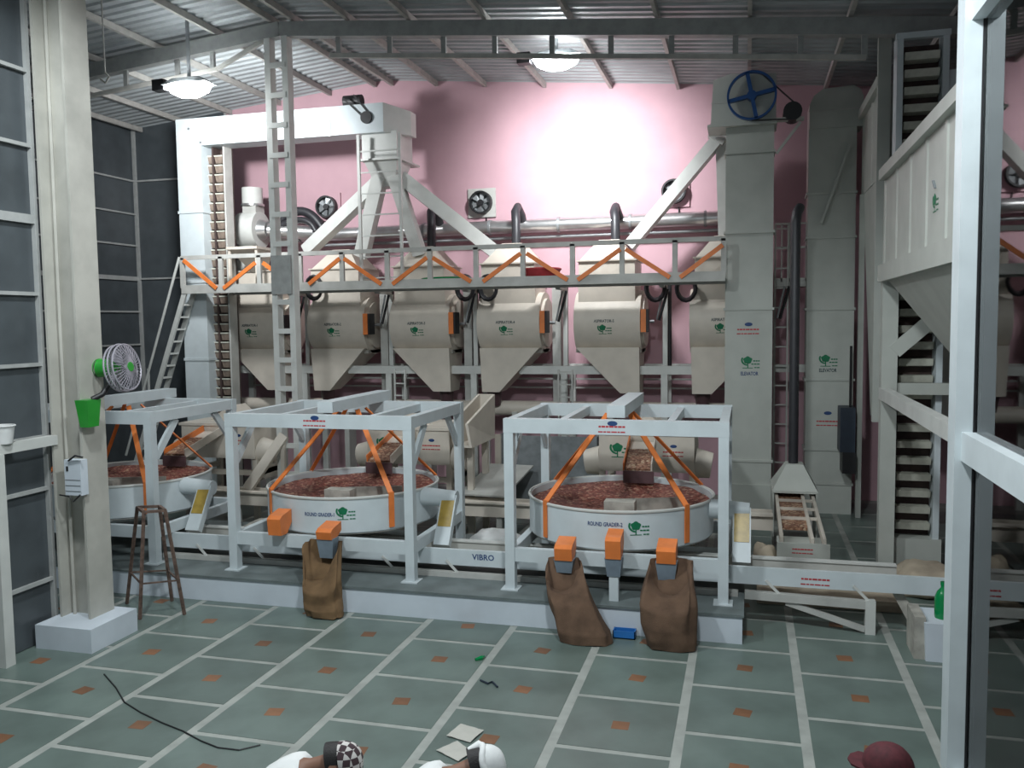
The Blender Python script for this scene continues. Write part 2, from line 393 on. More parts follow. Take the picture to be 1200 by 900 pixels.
# glass partition on the right (cabin), X = 1.72
GX = 1.72; PY = 8.1
T = Thing('glass_partition', 'white framed glass partition with tall panes reflecting the hall', 'partition', (GX, 6, 0))
T.part('post', M().box(GX-0.03, GX+0.16, PY-0.13, PY+0.13, 0, 9.0), 'white_cool')
zr0, zr1 = P(1131, 541, X=GX).z, P(1131, 513, X=GX).z
T.part('rail', M().box(GX+0.02, GX+0.16, 2.6, PY-0.13, zr0-0.03, zr1+0.02), 'white_cool')
T.part('rail', M().box(GX+0.02, GX+0.16, 2.6, PY-0.13, P(1131,30,X=GX).z, P(1131,30,X=GX).z+0.25), 'white_cool')
T.part('rail', M().box(GX+0.02, GX+0.16, 2.6, PY-0.13, 0, 0.09), 'white_cool')
T.part('gasket', M().box(GX+0.105, GX+0.12, PY-0.145, PY-0.13, 0.09, 6.5), 'black')
T.part('pane', M().box(GX+0.12, GX+0.13, 2.6, PY-0.13, 0.09, zr0-0.03), 'glass'); T.part('pane', M().box(GX+0.12, GX+0.13, 2.6, PY-0.13, zr1+0.02, P(1131,30,X=GX).z), 'glass')
T.part('post', M().box(2.50, 2.62, 8.35, 8.47, 0, 3.0), 'white_cool', label='white inner post seen through the lower pane')

# ================================================================== LAMPS
def flood(name, pos, aim, label, power, blend=1.0, angle=110, size=(0.95, 0.42)):
    x, y, z = pos
    T = Thing(name, label, 'lamp', (x, y, z))
    T.part('housing', M().frustum((x-size[0]/2, x+size[0]/2, y-size[1]/2, y+size[1]/2, z), (x-size[0]*.3, x+size[0]*.3, y-size[1]*.3, y+size[1]*.3, z+0.12)), 'steel')
    prof = [(0.001, -0.22), (0.22, -0.20), (0.40, -0.12), (0.48, 0.0)]
    mb = M().lathe(prof, (0,0,0), 24); mb.v = [Vector((x+v.x*size[0], y+v.y*size[1]*1.4, z-0.005+v.z*1.0)) for v in mb.v]
    T.part('diffuser', mb, 'lamp_glow', smooth=60)
    T.part('bracket', M().bar((x, y, z+0.1), (x, y, roofz(x)), 0.06, 0.03), 'steel')
    T.part('ballast', M().box(x-size[0]/2-0.27, x-size[0]/2-0.02, y-0.1, y+0.1, z-0.06, z+0.14), 'black')
    ld = bpy.data.lights.new(name, 'SPOT'); ld.energy = power; ld.spot_size = math.radians(angle); ld.spot_blend = blend; ld.shadow_soft_size = 0.25; ld.color = (0.95, 0.98, 1.0)
    lo = link('flood_lamp_light', ld, (0, 0.0, -0.35), T.root)
    lo.rotation_euler = (Vector(aim)-Vector((x, y, z-0.35))).to_track_quat('-Z', 'Y').to_euler()
    return T
LP2 = P(652, 68, Y=16.3); LP1 = P(222, 100, Y=14.4)
flood('flood_lamp', LP2, P(690, 225, Y=20), 'glowing flood lamp under the roof, lighting the pink wall', LAMP_FLOOD*0.95, angle=105)
flood('flood_lamp', LP1, P(300, 195, Y=18.5), 'glowing flood lamp under the roof above the white elevator arm', LAMP_FLOOD*0.75, angle=125)
def hall_lamp(x, y, label):
    z = roofz(x)-0.5
    T = Thing('hall_lamp_offscreen', label, 'lamp', (x, y, z), 'lamps over the near half of the hall')
    T.part('reflector', M().lathe([(0.08, 0.3), (0.12, 0.22), (0.32, 0.02), (0.34, 0.0)], (x, y, z), 24), 'steel', smooth=40)
    T.part('rod', M().bar((x, y, z+0.28), (x, y, roofz(x)), 0.02, 0.02), 'steel')
    T.part('diffuser', M().lathe([(0.001, -0.06), (0.2, -0.05), (0.31, 0.0)], (x, y, z), 24), 'lamp_hall', smooth=60)
    ld = bpy.data.lights.new('hall_lamp_light_offscreen', 'SPOT'); ld.spot_size = math.radians(168); ld.spot_blend = 0.35; ld.shadow_soft_size = 0.3; ld.energy = LAMP_HALL; ld.color = (0.90, 0.97, 1.0)
    link('hall_lamp_light_offscreen', ld, (0, 0, -0.40), T.root)
hall_lamp(-5.5, 6.0, 'round hall lamp above the open slab floor'); hall_lamp(-0.8, 5.2, 'round hall lamp beside the glass partition')

# ================================================================== PLINTH
PT = 0.37
T = Thing('machine_plinth', 'long low plinth painted pale blue with a dark stone top', 'plinth', (-6, 11, 0))
T.part('body', M().box(-13.5, -0.04, 10.75, 13.9, 0, PT-0.03), 'plinth'); T.part('stone_top', M().box(-13.5, -0.02, 10.73, 13.9, PT-0.03, PT), 'plinth_top')

# ================================================================== ROUND GRADERS AND THEIR FRAMES
GZ, GR, GYC, FY0, FY1, FZT = 1.48, 1.33, 12.50, 11.15, 13.30, 2.70
def grader_set(cx, n, words):
    # gantry frame
    T = Thing('grader_frame', 'white box frame of square posts around %s' % words, 'frame', (cx, GYC, PT))
    x0, x1 = cx-1.40, cx+1.40
    for x in (x0, x1):
        for y in (FY0, FY1):
            p = T.part('post', M().box(x-0.065, x+0.065, y-0.065, y+0.065, PT, FZT-0.185), 'white_cool')
            T.part('foot_plate', M().box(x-0.12, x+0.12, y-0.12, y+0.12, PT, PT+0.015), 'white_cool', parent=p)
    for y in (FY0, FY1):
        T.part('top_rail', M().box(x0-0.068, x1+0.068, y-0.068, y+0.068, FZT-0.19, FZT), 'white_cool')
        T.part('lower_rail', M().box(x0+0.065, x1-0.065, y-0.05, y+0.05, 0.76, 0.94), 'white_cool')
    for x in (x0, x1):
        T.part('top_rail', M().box(x-0.06, x+0.06, FY0+0.065, FY1-0.065, FZT-0.17, FZT-0.01), 'white_cool')
        T.part('lower_rail', M().box(x-0.05, x+0.05, FY0+0.065, FY1-0.065, 0.76, 0.92), 'white_cool')
        s = 1 if x == x0 else -1
        T.part('knee_brace', M().bar((x, FY0+0.10, 1.98), (x, FY0+0.62, FZT-0.17), 0.05, 0.12, up=(0,1,0)), 'white_cool')
        T.part('knee_brace', M().bar((x+0.02*s, FY1-0.06, 2.05), (x+0.02*s, FY1-0.50, FZT-0.17), 0.05, 0.12, up=(0,1,0)), 'white_cool')
    T.part('hanger_beam', M().box(cx-0.12, cx+0.12, FY0+0.25, FY1+0.25, FZT, FZT+0.16), 'white_cool')
    for dx in (-0.72, 0.72): T.part('cross_bar', M().box(cx+dx-0.05, cx+dx+0.05, FY0+0.065, FY1-0.065, FZT-0.15, FZT-0.03), 'white_cool')
    mk = T.part('maker_oval', oval_mark(M(), 0.30, flat_y(cx, FZT-0.13, FY0-0.0695)), 'txt_blue')
    T.part('maker_lettering', red_lines(M(), 0.30, flat_y(cx, FZT-0.10, FY0-0.0695)), 'txt_red', kind='stuff')
    # round grader hung in it
    cx -= 0.10
    G = Thing('round_grader', 'white round seed grader %s' % ('hung on orange straps, lettered ROUND GRADER-%d' % n if n else 'hung on orange straps beside the cream column'), 'grader', (cx, GYC, 0.9))
    mb = M().lathe([(GR-0.02, -0.52), (GR, -0.50), (GR, 0.0), (GR-0.03, 0.0), (GR-0.03, -0.48)], (cx, GYC, GZ), 72)
    wall = G.part('drum_wall', mb, 'white_cool', smooth=35)
    G.part('drum_floor', M().cyl((cx, GYC, GZ-0.53), (cx, GYC, GZ-0.47), GR-0.02, seg=64), 'dirty')
    G.part('rim', M().tube([(cx+GR*math.cos(t), GYC+GR*math.sin(t), GZ) for t in [2*PI*i/72 for i in range(72)]], 0.022, 6, closed=True), 'white', smooth=60)
    # inner collar, outlet box and divider blade
    G.part('centre_box', M().box(cx-0.12, cx+0.30, GYC-0.78, GYC-0.55, GZ-0.3, GZ+0.02), 'dirty')
    G.part('divider', M().bar((cx-0.1, GYC-0.68, GZ-0.08), (cx+0.95, GYC-0.30, GZ-0.08), 0.03, 0.22), 'dirty')
    G.part('pan_below', M().frustum((cx-0.4, cx+0.4, GYC-0.3, GYC+0.4, 0.79), (cx-0.7, cx+0.7, GYC-0.7, GYC+0.7, GZ-0.53)), 'dirty')
    # straps
    top = [(cx-0.16, GYC-0.15, FZT-0.05), (cx+0.16, GYC-0.15, FZT-0.05)]
    for s, tp in ((-1, top[0]), (1, top[1])):
        an = math.radians(-90 + (49 if s > 0 else -42))
        rp = Vector((cx+GR*1.0*math.cos(an), GYC+GR*1.0*math.sin(an), GZ+0.03))
        st = G.part('strap', M().bar(tp, rp, 0.075, 0.02, up=(0,-0.5,1)), 'orange')
        out = Vector((math.cos(an), math.sin(an), 0))
        G.part('strap_end', M().bar(rp+out*0.016+Vector((0,0,0.02)), rp+out*0.016-Vector((0,0,0.5)), 0.085, 0.014, up=out), 'orange', parent=st)
        an2 = math.radians(90 - s*58); rq = Vector((cx+GR*math.cos(an2), GYC+GR*math.sin(an2), GZ+0.02))
        G.part('strap', M().bar((tp[0], GYC+0.15, FZT-0.05), rq, 0.06, 0.02, up=(0,0.5,1)), 'orange')
    if n:
        wrap = lambda a, b: (lambda t: Vector((cx+(GR+0.004)*math.sin(t), GYC-(GR+0.004)*math.cos(t), GZ+b)))(a/GR)
        w1 = lambda a, b: wrap(a+(-0.02 if n == 2 else 0.08), b-(0.17 if n == 2 else 0.235)); w2 = lambda a, b: wrap(a+(0.42 if n == 2 else 0.46), b-0.22)
        G.part('grader_lettering', letter(M(), 'ROUND GRADER-%d' % n, 0.075, w1, 0.72), 'txt_blue', parent=wall)
        G.part('tree_emblem', tree_logo(M(), 0.22, w2), 'txt_green', parent=wall)
    # side outlet with yellow window on the right
    ox, oy = cx+1.72, GYC-0.28
    O = G.part('side_outlet', M().cyl((cx+GR-0.05, oy, GZ-0.12), (ox+0.10, oy, GZ-0.14), 0.14, 0.12, 16), 'white_cool', smooth=40)
    a = Vector((ox, oy-0.02, GZ-0.10)); b = Vector((ox, oy-0.42, 0.72))
    O2 = G.part('outlet_chute', M().bar(a, b, 0.24, 0.11, up=(0,-1,0)), 'white_cool')
    nv = Vector((0,-1,0)); dv = (b-a).normalized(); nv = (nv-dv*nv.dot(dv)).normalized()
    G.part('yellow_window', M().bar(a+(b-a)*0.10+nv*0.058, a+(b-a)*0.64+nv*0.058, 0.20, 0.012, up=nv), 'yellow', parent=O2)
    return T, G
GC = (-10.13, -5.93, -1.68)
fr1, g1 = grader_set(GC[0], 0, 'the round grader beside the cream column')
fr2, g2 = grader_set(GC[1], 1, 'the grader with one sack')
fr3, g3 = grader_set(GC[2], 2, 'the grader with two sacks')
# beans in the graders
def beans(cx, label, mt):
    mb = M(); nr, ns = 22, 72; vs_ = [(cx, GYC, GZ-0.13)]
    for j in range(1, nr+1):
        r = (GR-0.035)*j/nr
        for i in range(ns):
            t = 2*PI*i/ns; x, y = r*math.cos(t), r*math.sin(t)
            z = GZ-0.17 + 0.05*noise.noise(Vector((x*1.4+cx, y*1.4, 0))) + 0.015*noise.noise(Vector((x*6, y*6, cx))) + 0.07*(r/GR)**2 + 0.03*y
            vs_.append((cx+x, GYC+y, z))
    fs = [(0, 1+i, 1+(i+1)%ns) for i in range(ns)]
    for j in range(nr-1):
        for i in range(ns): a = 1+j*ns+i; b = 1+j*ns+(i+1)%ns; fs.append((a, a+ns, b+ns, b))
    mb.add(vs_, fs)
    o = solo('red_beans', mb, mt, label, 'beans', None, 'stuff', (cx, GYC, GZ-0.2), smooth=80)
beans(GC[0]-0.10, 'red brown seeds filling the round grader beside the cream column', 'seeds_red')
beans(GC[1]-0.10, 'red brown seeds filling the round grader lettered 1', 'seeds_red')
beans(GC[2]-0.10, 'red brown seeds filling the round grader lettered 2', 'seeds_red')

# orange discharge spouts under the rims
def spout(px, py, Y, w, h, hg, label, post=False, grey=True):
    p = P(px, py, Y=Y)
    T = Thing('discharge_spout', label, 'spout', (p.x, Y, p.z))
    T.part('orange_elbow', M().prism([(p.x-w/2, Y-0.06, p.z-h), (p.x-w/2, Y-0.09, p.z-0.04), (p.x-w/2, Y-0.03, p.z), (p.x-w/2, Y+0.24, p.z+0.05), (p.x-w/2, Y+0.24, p.z-h*0.5), (p.x-w/2, Y+0.10, p.z-h)], (w, 0, 0)), 'orange')
    if grey:
        T.part('grey_sleeve', M().frustum((p.x-w*0.42, p.x+w*0.42, Y-0.02, Y+0.10, p.z-h-hg), (p.x-w*0.56, p.x+w*0.56, Y-0.05, Y+0.13, p.z-h+0.01)), 'spout_grey')
    if post: T.part('drop_tube', M().box(p.x-w*0.30, p.x+w*0.30, Y-0.01, Y+0.11, PT, p.z-h-hg+0.02), 'white_cool')
    return p
spout(324, 604, 10.98, 0.21, 0.28, 0, 'orange discharge spout at the left rim of grader 1', grey=False)
spout(382, 619, 10.80, 0.23, 0.15, 0.27, 'orange and grey discharge spout over the drooping open sack')
spout(661, 638, 10.80, 0.23, 0.20, 0.17, 'orange and grey discharge spout over the slanting sack')
spout(719, 629, 10.93, 0.20, 0.28, 0.24, 'orange and grey discharge spout with white drop tube between two sacks', post=True)
spout(781, 641, 10.80, 0.24, 0.20, 0.22, 'orange and grey discharge spout over the full upright sack')

# ================================================================== SACKS
def sack(name, rings, label, mt, dip, seed, Yd=0.0, fold=0.03):
    """rings: (px_left, px_right, py, Y, depth) from top to bottom"""
    mb = M(); ns = 48; vs_ = []; cs = []
    for (a, b, y, Y, dep) in rings:
        p = P(a, y, Y=Y); q = P(b, y, Y=Y); cs.append(((p+q)/2, (q-p).x/2, dep))
    fine = []
    for j in range(len(cs)-1):
        for k in range(5):
            t = k/5; fine.append((cs[j][0].lerp(cs[j+1][0], t), cs[j][1]*(1-t)+cs[j+1][1]*t, cs[j][2]*(1-t)+cs[j+1][2]*t))
    fine.append(cs[-1]); n = len(fine)
    for j, (c, w, dep) in enumerate(fine):
        u = j/(n-1)
        for i in range(ns):
            t = 2*PI*i/ns; ct, s_ = math.cos(t), math.sin(t)
            sx = math.copysign(abs(ct)**0.75, ct); sy_ = math.copysign(abs(s_)**0.75, s_)
            f = 1 + fold*2.2*noise.noise(Vector((ct*1.5+seed, s_*1.5, u*3))) + fold*1.2*math.sin(t*7+u*5+seed)*(1-u*0.4)
            d = dip*max(0, -s_)**1.3*(1-u)**2
            z = max(c.z - d + 0.02*noise.noise(Vector((ct*2, s_*2, seed+u*6))), 0.004)
            vs_.append((c.x+sx*w*f, c.y+sy_*dep*f, z))
    fs = []
    for j in range(n-1):
        for i in range(ns): fs.append((j*ns+i, j*ns+(i+1)%ns, (j+1)*ns+(i+1)%ns, (j+1)*ns+i))
    fs.append(tuple((n-1)*ns+i for i in range(ns)))
    mb.add(vs_, fs)
    c = fine[-1][0]
    return solo(name, mb, mt, label, 'sack', None, None, (c.x, c.y, 0), smooth=70)
sack('jute_sack', [(356,398,636,10.86,0.22),(357,397,655,10.74,0.2),(356,396,680,10.55,0.15),(357,397,700,10.55,0.15),(358,400,712,10.5,0.14),(362,402,721,10.5,0.13)], 'brown open jute sack drooping from a single spout of grader 1', 'jute_light', 0.48, 3.1, fold=0.07)
sack('jute_sack', [(641,680,657,10.82,0.2),(640,684,672,10.66,0.16),(643,692,695,10.53,0.18),(648,702,717,10.50,0.2),(654,714,738,10.44,0.2),(657,717,751,10.42,0.18)], 'brown jute sack slanting down beside the blue tray', 'jute', 0.34, 8.3, fold=0.05)
sack('jute_sack', [(762,810,658,10.82,0.22),(757,812,675,10.64,0.2),(750,814,702,10.48,0.22),(751,815,728,10.46,0.22),(755,817,745,10.48,0.22),(758,816,757,10.48,0.2)], 'full brown jute sack standing upright at the plinth end', 'jute', 0.36, 5.7, fold=0.05)
# blue tray
a = P(718, 748, Z=0); b = P(745, 748, Z=0)
T = Thing('blue_tray', 'small bright blue plastic tray on the floor between two sacks', 'tray', ((a.x+b.x)/2, a.y+0.08, 0))
T.part('bottom', M().box(a.x, b.x, a.y, a.y+0.14, 0, 0.015), 'bright_blue')
for q in ((a.x, b.x, a.y, a.y+0.012), (a.x, b.x, a.y+0.128, a.y+0.14), (a.x, a.x+0.012, a.y, a.y+0.14), (b.x-0.012, b.x, a.y, a.y+0.14)): T.part('side', M().box(*q, 0.0, 0.10), 'bright_blue')

# ================================================================== FRONT VIBRATING CONVEYOR
VY = 11.55
xl, xr = P(195, 635, Y=VY).x, P(1110, 672, Y=VY).x
T = Thing('vibrating_conveyor', 'long white trough conveyor lettered VIBRO running under the graders', 'conveyor', ((xl+xr)/2, VY, 0))
side = T.part('side_channel', M().box(xl, xr, VY-0.03, VY+0.03, 0.53, 0.755), 'white_cool')
T.part('side_channel', M().box(xl, xr-0.5, VY+0.50, VY+0.55, 0.58, 0.73), 'offwhite')
T.part('trough', M().box(xl, xr, VY+0.03, VY+0.50, 0.53, 0.57), 'dirty')
T.part('top_flange', M().box(xl, xr-0.5, VY+0.48, VY+0.60, 0.73, 0.75), 'white')
c = P(567, 653, Y=VY)
T.part('vibro_lettering', letter(M(), 'VIBRO', 0.115, flat_y(c.x, c.z, VY-0.032)), 'txt_blue', parent=side)
c = P(956, 680, Y=VY)
T.part('maker_lettering', red_lines(M(), 0.30, flat_y(c.x, c.z, VY-0.032)), 'txt_red', parent=side, kind='stuff')
for px in (238, 305, 455, 530, 652, 905, 1008):
    p = P(px, 648, Y=VY); T.part('leaf_spring', M().bar((p.x-0.08, VY-0.045, 0.60), (p.x+0.12, VY-0.045, 0.40), 0.035, 0.015, up=(0,-1,0)), 'white')
T.part('base_rail', M().box(xl, -0.1, VY-0.1, VY-0.0, PT, PT+0.07), 'offwhite')
# stand under its free end
e = P(1024, 745, Z=0); s0 = P(862, 703, Y=VY)
T.part('base_rail', M().bar((-0.015, VY-0.05, 0.40), (e.x, VY-0.05, 0.37), 0.1, 0.10), 'offwhite')
T.part('stand_leg', M().box(e.x-0.10, e.x+0.02, VY-0.105, VY+0.005, 0.0, 0.43), 'white')
T.part('stand_brace', M().bar((0.5, VY-0.05, 0.33), (e.x-0.1, VY-0.05, 0.05), 0.05, 0.07), 'offwhite')
T.part('stand_leg', M().bar((P(1052,700,Y=VY).x, VY+0.1, 0.53), (P(1080,740,Y=VY).x, VY+0.02, 0.0), 0.12, 0.05, up=(0,-1,0)), 'dirty')

# rear conveyor channel
RY = 14.45
xa, xb = P(165, 600, Y=RY).x, P(906, 604, Y=RY).x
T = Thing('rear_conveyor', 'cream channel conveyor running behind the graders', 'conveyor', ((xa+xb)/2, RY, 0))
T.part('side_channel', M().box(xa, xb, RY-0.03, RY+0.03, 0.56, 0.80), 'cream'); T.part('top_flange', M().box(xa, xb, RY-0.10, RY+0.06, 0.80, 0.83), 'cream')
T.part('side_channel', M().box(xa, xb, RY+0.42, RY+0.48, 0.56, 0.80), 'cream'); T.part('trough', M().box(xa, xb, RY+0.03, RY+0.42, 0.56, 0.60), 'dirty')
x = xa+0.4
while x < xb: T.part('leg', M().box(x-0.05, x+0.05, RY+0.02, RY+0.12, 0, 0.56), 'offwhite'); x += 1.75
T.part('base_rail', M().box(xa, xb, RY-0.05, RY+0.05, 0.0, 0.08), 'offwhite')

# ================================================================== FEED MACHINES BEHIND THE GRADERS
def feeder(cx, words):
    Y = 14.95
    T = Thing('seed_cleaner', 'cream vibrating seed cleaner with tilted feed chute %s' % words, 'machine', (cx, Y, 0))
    x0, x1 = cx-0.82, cx+0.82
    body = T.part('body', M().box(x0, x1, Y, Y+1.3, 1.36, 2.0), 'cream')
    T.part('lid', M().box(x0-0.04, x1+0.04, Y-0.03, Y+1.34, 2.0, 2.05), 'cream')
    T.part('lid_hump', M().prism([(cx-0.5, Y+0.5, 2.05), (cx+0.3, Y+0.5, 2.05), (cx-0.05, Y+0.5, 2.35)], (0, 0.6, 0)), 'cream')
    for s in (-1, 1):
        T.part('end_drum', M().cyl((cx+s*0.82, Y+0.28, 1.50), (cx+s*1.10, Y+0.28, 1.46), 0.26, 0.22, 20), 'cream', smooth=40)
        for y in (Y+0.1, Y+1.2): T.part('leg', M().box(cx+s*0.78-0.05, cx+s*0.78+0.05, y-0.05, y+0.05, 0, 1.36), 'cream')
        T.part('rail', M().box(cx+s*0.78-0.04, cx+s*0.78+0.04, Y+0.15, Y+1.15, 1.0, 1.1), 'cream')
    T.part('rail', M().box(x0, x1, Y+0.06, Y+0.14, 1.02, 1.12), 'cream')
    # tilted tray that feeds the grader
    a = Vector((cx-0.05, Y-0.05, 1.88)); b = Vector((cx+0.02, 13.58, 1.60))
    tr = T.part('feed_tray', M().bar(a, b, 0.44, 0.03), 'cream')
    for s in (-1, 1): T.part('tray_side', M().bar(a+Vector((s*0.22,0,0.06)), b+Vector((s*0.22,0,0.06)), 0.02, 0.15), 'orange' if s < 0 else 'cream', parent=tr)
    T.part('tray_seeds', M().bar(a+(b-a)*0.35+Vector((0,0,0.035)), b+Vector((0,0,0.03)), 0.40, 0.04), 'seeds_brown', parent=tr, kind='stuff')
    T.part('drop_plate', M().box(cx-0.20, cx+0.28, 13.52, 13.55, 1.43, 1.62), 'fan_brown')
    T.part('tree_emblem', tree_logo(M(), 0.30, flat_y(cx-0.45, 1.72, Y-0.004)), 'txt_green', parent=body)
    T.part('maker_oval', oval_mark(M(), 0.26, flat_y(cx+0.47, 1.74, Y-0.004)), 'txt_blue', parent=body)
    T.part('maker_lettering', red_lines(M(), 0.30, flat_y(cx+0.47, 1.70, Y-0.004)), 'txt_red', parent=body, kind='stuff')
    T.part('side_plate', M().box(x1-0.06, x1+0.0, Y+0.1, Y+1.2, 0.9, 1.36), 'cream')
feeder(P(757, 530, Y=14.95).x, 'behind the grader with two sacks'); feeder(P(478, 522, Y=14.95).x, 'behind the grader with one sack'); feeder(P(255, 515, Y=14.95).x, 'behind the grader beside the cream column')

# discharge trough rising behind grader 1 and grey storage box behind grader 2
T = Thing('lift_trough', 'steep cream trough with open top between the first and second grader frames', 'trough', P(555, 540, Y=15.6))
p = lambda x, y, Y: P(x, y, Y=Y)
A, B, C_, D = p(544,499,14.6), p(563,476,15.6), p(577,470,16.0), p(577,512,16.0)
T.part('side_panel', M().prism([p(545,497,14.6), p(577,462,16.0), p(577,513,16.0), p(550,525,14.6)], (0.05,0,0)), 'cream')
T.part('side_panel', M().prism([p(545,497,14.6)+Vector((-0.30,0,0)), p(577,462,16.0)+Vector((-0.30,0,0)), p(577,513,16.0)+Vector((-0.30,0,0)), p(550,525,14.6)+Vector((-0.30,0,0))], (0.05,0,0)), 'cream')
T.part('bottom', M().prism([p(550,525,14.6)+Vector((-0.30,0,0)), p(550,525,14.6), p(577,513,16.0), p(577,513,16.0)+Vector((-0.30,0,0))], (0,0,0.04)), 'cream')
T.part('end_panel', M().prism([p(577,462,16.0)+Vector((-0.30,0,0)), p(577,462,16.0), p(577,513,16.0), p(577,513,16.0)+Vector((-0.30,0,0))], (0,0.05,0)), 'cream')
pb0, pb1 = p(550,525,14.6), p(577,513,16.0)
for dy in (15.02, 15.9):
    q = pb0.lerp(pb1, (dy-14.6)/1.4); T.part('leg', M().box(q.x-0.17, q.x-0.06, dy-0.06, dy+0.06, 0, q.z+0.03), 'cream')
T.part('slide', M().bar(p(545,580,14.75)+Vector((0.3,0,0)), p(600,545,16.4), 0.9, 0.03), 'offwhite')
a, b = P(583, 510, Y=16.6), P(700, 600, Y=16.6)
T = Thing('storage_bin', 'plain grey sheet bin standing behind the second grader frame', 'bin', ((a.x+b.x)/2, 17.0, 0))
T.part('front_panel', M().box(a.x, b.x, 16.6, 16.65, 0.15, a.z), 'grey_plate'); T.part('side_panel', M().box(a.x, a.x+0.05, 16.65, 17.6, 0.15, a.z), 'grey_plate'); T.part('side_panel', M().box(b.x-0.05, b.x, 16.65, 17.6, 0.15, a.z), 'grey_plate')
T.part('edge_post', M().box(a.x-0.04, a.x+0.08, 16.54, 16.6, 0, a.z+0.02), 'cream')
for x in (a.x+0.1, b.x-0.1): T.part('leg', M().box(x-0.05, x+0.05, 16.7, 16.8, 0, 0.16), 'grey_plate')
# slanting chutes left of grader 1
T = Thing('discharge_slide', 'pale slanting slide plate between seed cleaner and rear conveyor', 'chute', P(300, 560, Y=14.2))
T.part('slide', M().bar(P(333, 510, Y=15.02), P(290, 573, Y=14.62), 0.20, 0.08, up=(0,-1,0.3)), 'cream'); T.part('leg', M().box(P(331,520,Y=15.0).x-0.04, P(331,520,Y=15.0).x+0.04, 14.98, 15.06, 0, P(331,513,Y=15.0).z), 'cream')

# ================================================================== ASPIRATOR DRUMS
AY, AZ, AR = 19.0, 3.95, 0.68
HOP = []
def aspirator(px_left, n, side, w=1.42):
    x0 = P(px_left, 378, Y=AY-AR*0.85).x; x1 = x0+w; cx = (x0+x1)/2
    T = Thing('aspirator', 'cream aspirator drum with hood and hopper, lettered ASPIRATOR-%d' % n, 'machine', (cx, AY, 2.2), 'aspirators along the pink wall')
    drum = T.part('drum', M().cyl((x0, AY, AZ), (x1, AY, AZ), AR, seg=48), 'cream', smooth=35)
    T.part('bottom_strip', M().box(x0, x1, AY-AR*0.60, AY+0.5, AZ-AR+0.02, AZ-AR*0.86), 'dirty')
    T.part('neck', M().box(x0+0.08, x1-0.12, AY-0.52, AY+0.5, AZ+0.35, 4.95), 'cream')
    hb = T.part('hood_box', M().box(cx-0.60, cx+0.60, AY-0.62, AY+0.55, 4.90, 5.24), 'cream')
    T.part('hood_lip', M().box(cx-0.64, cx+0.64, AY-0.66, AY+0.59, 5.24, 5.27), 'cream', parent=hb)
    if n > 1: T.part('hood_cap', M().frustum((cx-0.58, cx+0.58, AY-0.60, AY+0.53, 5.27), (cx-0.22, cx+0.22, AY-0.25, AY+0.25, 5.72)), 'cream')
    zb, zt = 2.42, AZ-AR*0.80
    if side == 'r': bx = (x1-0.45, x1-0.03)
    else: bx = (x0+0.05, x0+0.45)
    T.part('hopper', M().frustum((bx[0], bx[1], AY-0.50, AY+0.1, zb), (x0+0.03, x1-0.03, AY-0.58, AY+0.45, zt)), 'cream')
    mx = (bx[0]+bx[1])/2; tt = (2.9-zb)/(zt-zb); HOP.append((bx[0]+(x0+0.03-bx[0])*tt, bx[1]+(x1-0.03-bx[1])*tt))
    T.part('outlet', M().cyl((mx, AY-0.15, 2.10), (mx, AY-0.2, zb+0.02), 0.13, 0.17, 14), 'fan_brown', smooth=40)
    T.part('end_disc', M().cyl((x1, AY, AZ), (x1+0.06, AY, AZ), AR*0.80, seg=32), 'cream', smooth=35)
    g = T.part('belt_guard', M().box(x1+0.02, x1+0.13, AY-0.72, AY-0.38, AZ-0.22, AZ+0.26), 'orange')
    T.part('guard_face', M().box(x1+0.13, x1+0.17, AY-0.70, AY-0.40, AZ-0.22, AZ+0.26), 'black', parent=g)
    T.part('shaft', M().cyl((x1+0.06, AY-0.2, AZ), (x1+0.25, AY-0.2, AZ), 0.035, seg=10), 'steel', smooth=40)
    T.part('tie_rod', M().tube([(x1+0.38, AY-0.45, AZ+0.02), (x1+0.56, AY-0.45, AZ+0.68)], 0.03, 8), 'black', smooth=40)
    T.part('tie_rod', M().tube([(x1+0.33, AY-0.45, AZ+0.04), (x1+0.47, AY-0.45, AZ+0.68)], 0.02, 8), 'steel', smooth=40)
    wrap = lambda a, b: Vector((cx-0.05+a, AY-math.sqrt(AR*AR-min(b*b, .4))-0.005, AZ+b))
    T.part('aspirator_lettering', letter(M(), 'ASPIRATOR-%d' % n, 0.085, lambda a, b: wrap(a, b+0.02), 0.85), 'txt_dark', parent=drum)
    T.part('tree_emblem', tree_logo(M(), 0.24, lambda a, b: wrap(a, b-0.16)), 'txt_green', parent=drum)
    return cx, x1
ASP = [aspirator(px, i+1, sd) for i, (px, sd) in enumerate(((267,'r'),(362,'l'),(458,'r'),(560,'l'),(673,'r'),(808,'l')))]
# support frame under the aspirators
T = Thing('aspirator_stand', 'long white beam frame carrying the aspirator drums', 'frame', (-6, 18.3, 0))
xa, xb = P(258, 430, Y=18.35).x, P(850, 430, Y=18.35).x
cuts = [xa] + [v for ab in HOP for v in (ab[0]+0.02, ab[1]-0.02)]
for k in range(0, len(cuts)-1, 2): T.part('beam', M().box(cuts[k], cuts[k+1], 18.60, 18.74, 2.82, 3.0), 'white')
T.part('beam', M().box(xa, xb, 19.55, 19.69, 2.82, 3.0), 'white')
for x in [xa+0.07] + [x1+0.48 for c, x1 in ASP[:-1]]:
    T.part('post', M().box(x-0.07, x+0.07, 18.61, 18.73, 0, 2.82), 'white'); T.part('post', M().box(x-0.07, x+0.07, 19.56, 19.68, 0, 2.82), 'white')
    T.part('cross_rail', M().box(x-0.05, x+0.05, 18.74, 19.55, 2.84, 2.96), 'white')
for z in (2.45, 2.65): T.part('side_rail', M().box(xa, xb, 19.58, 19.62, z-0.02, z+0.02), 'white')
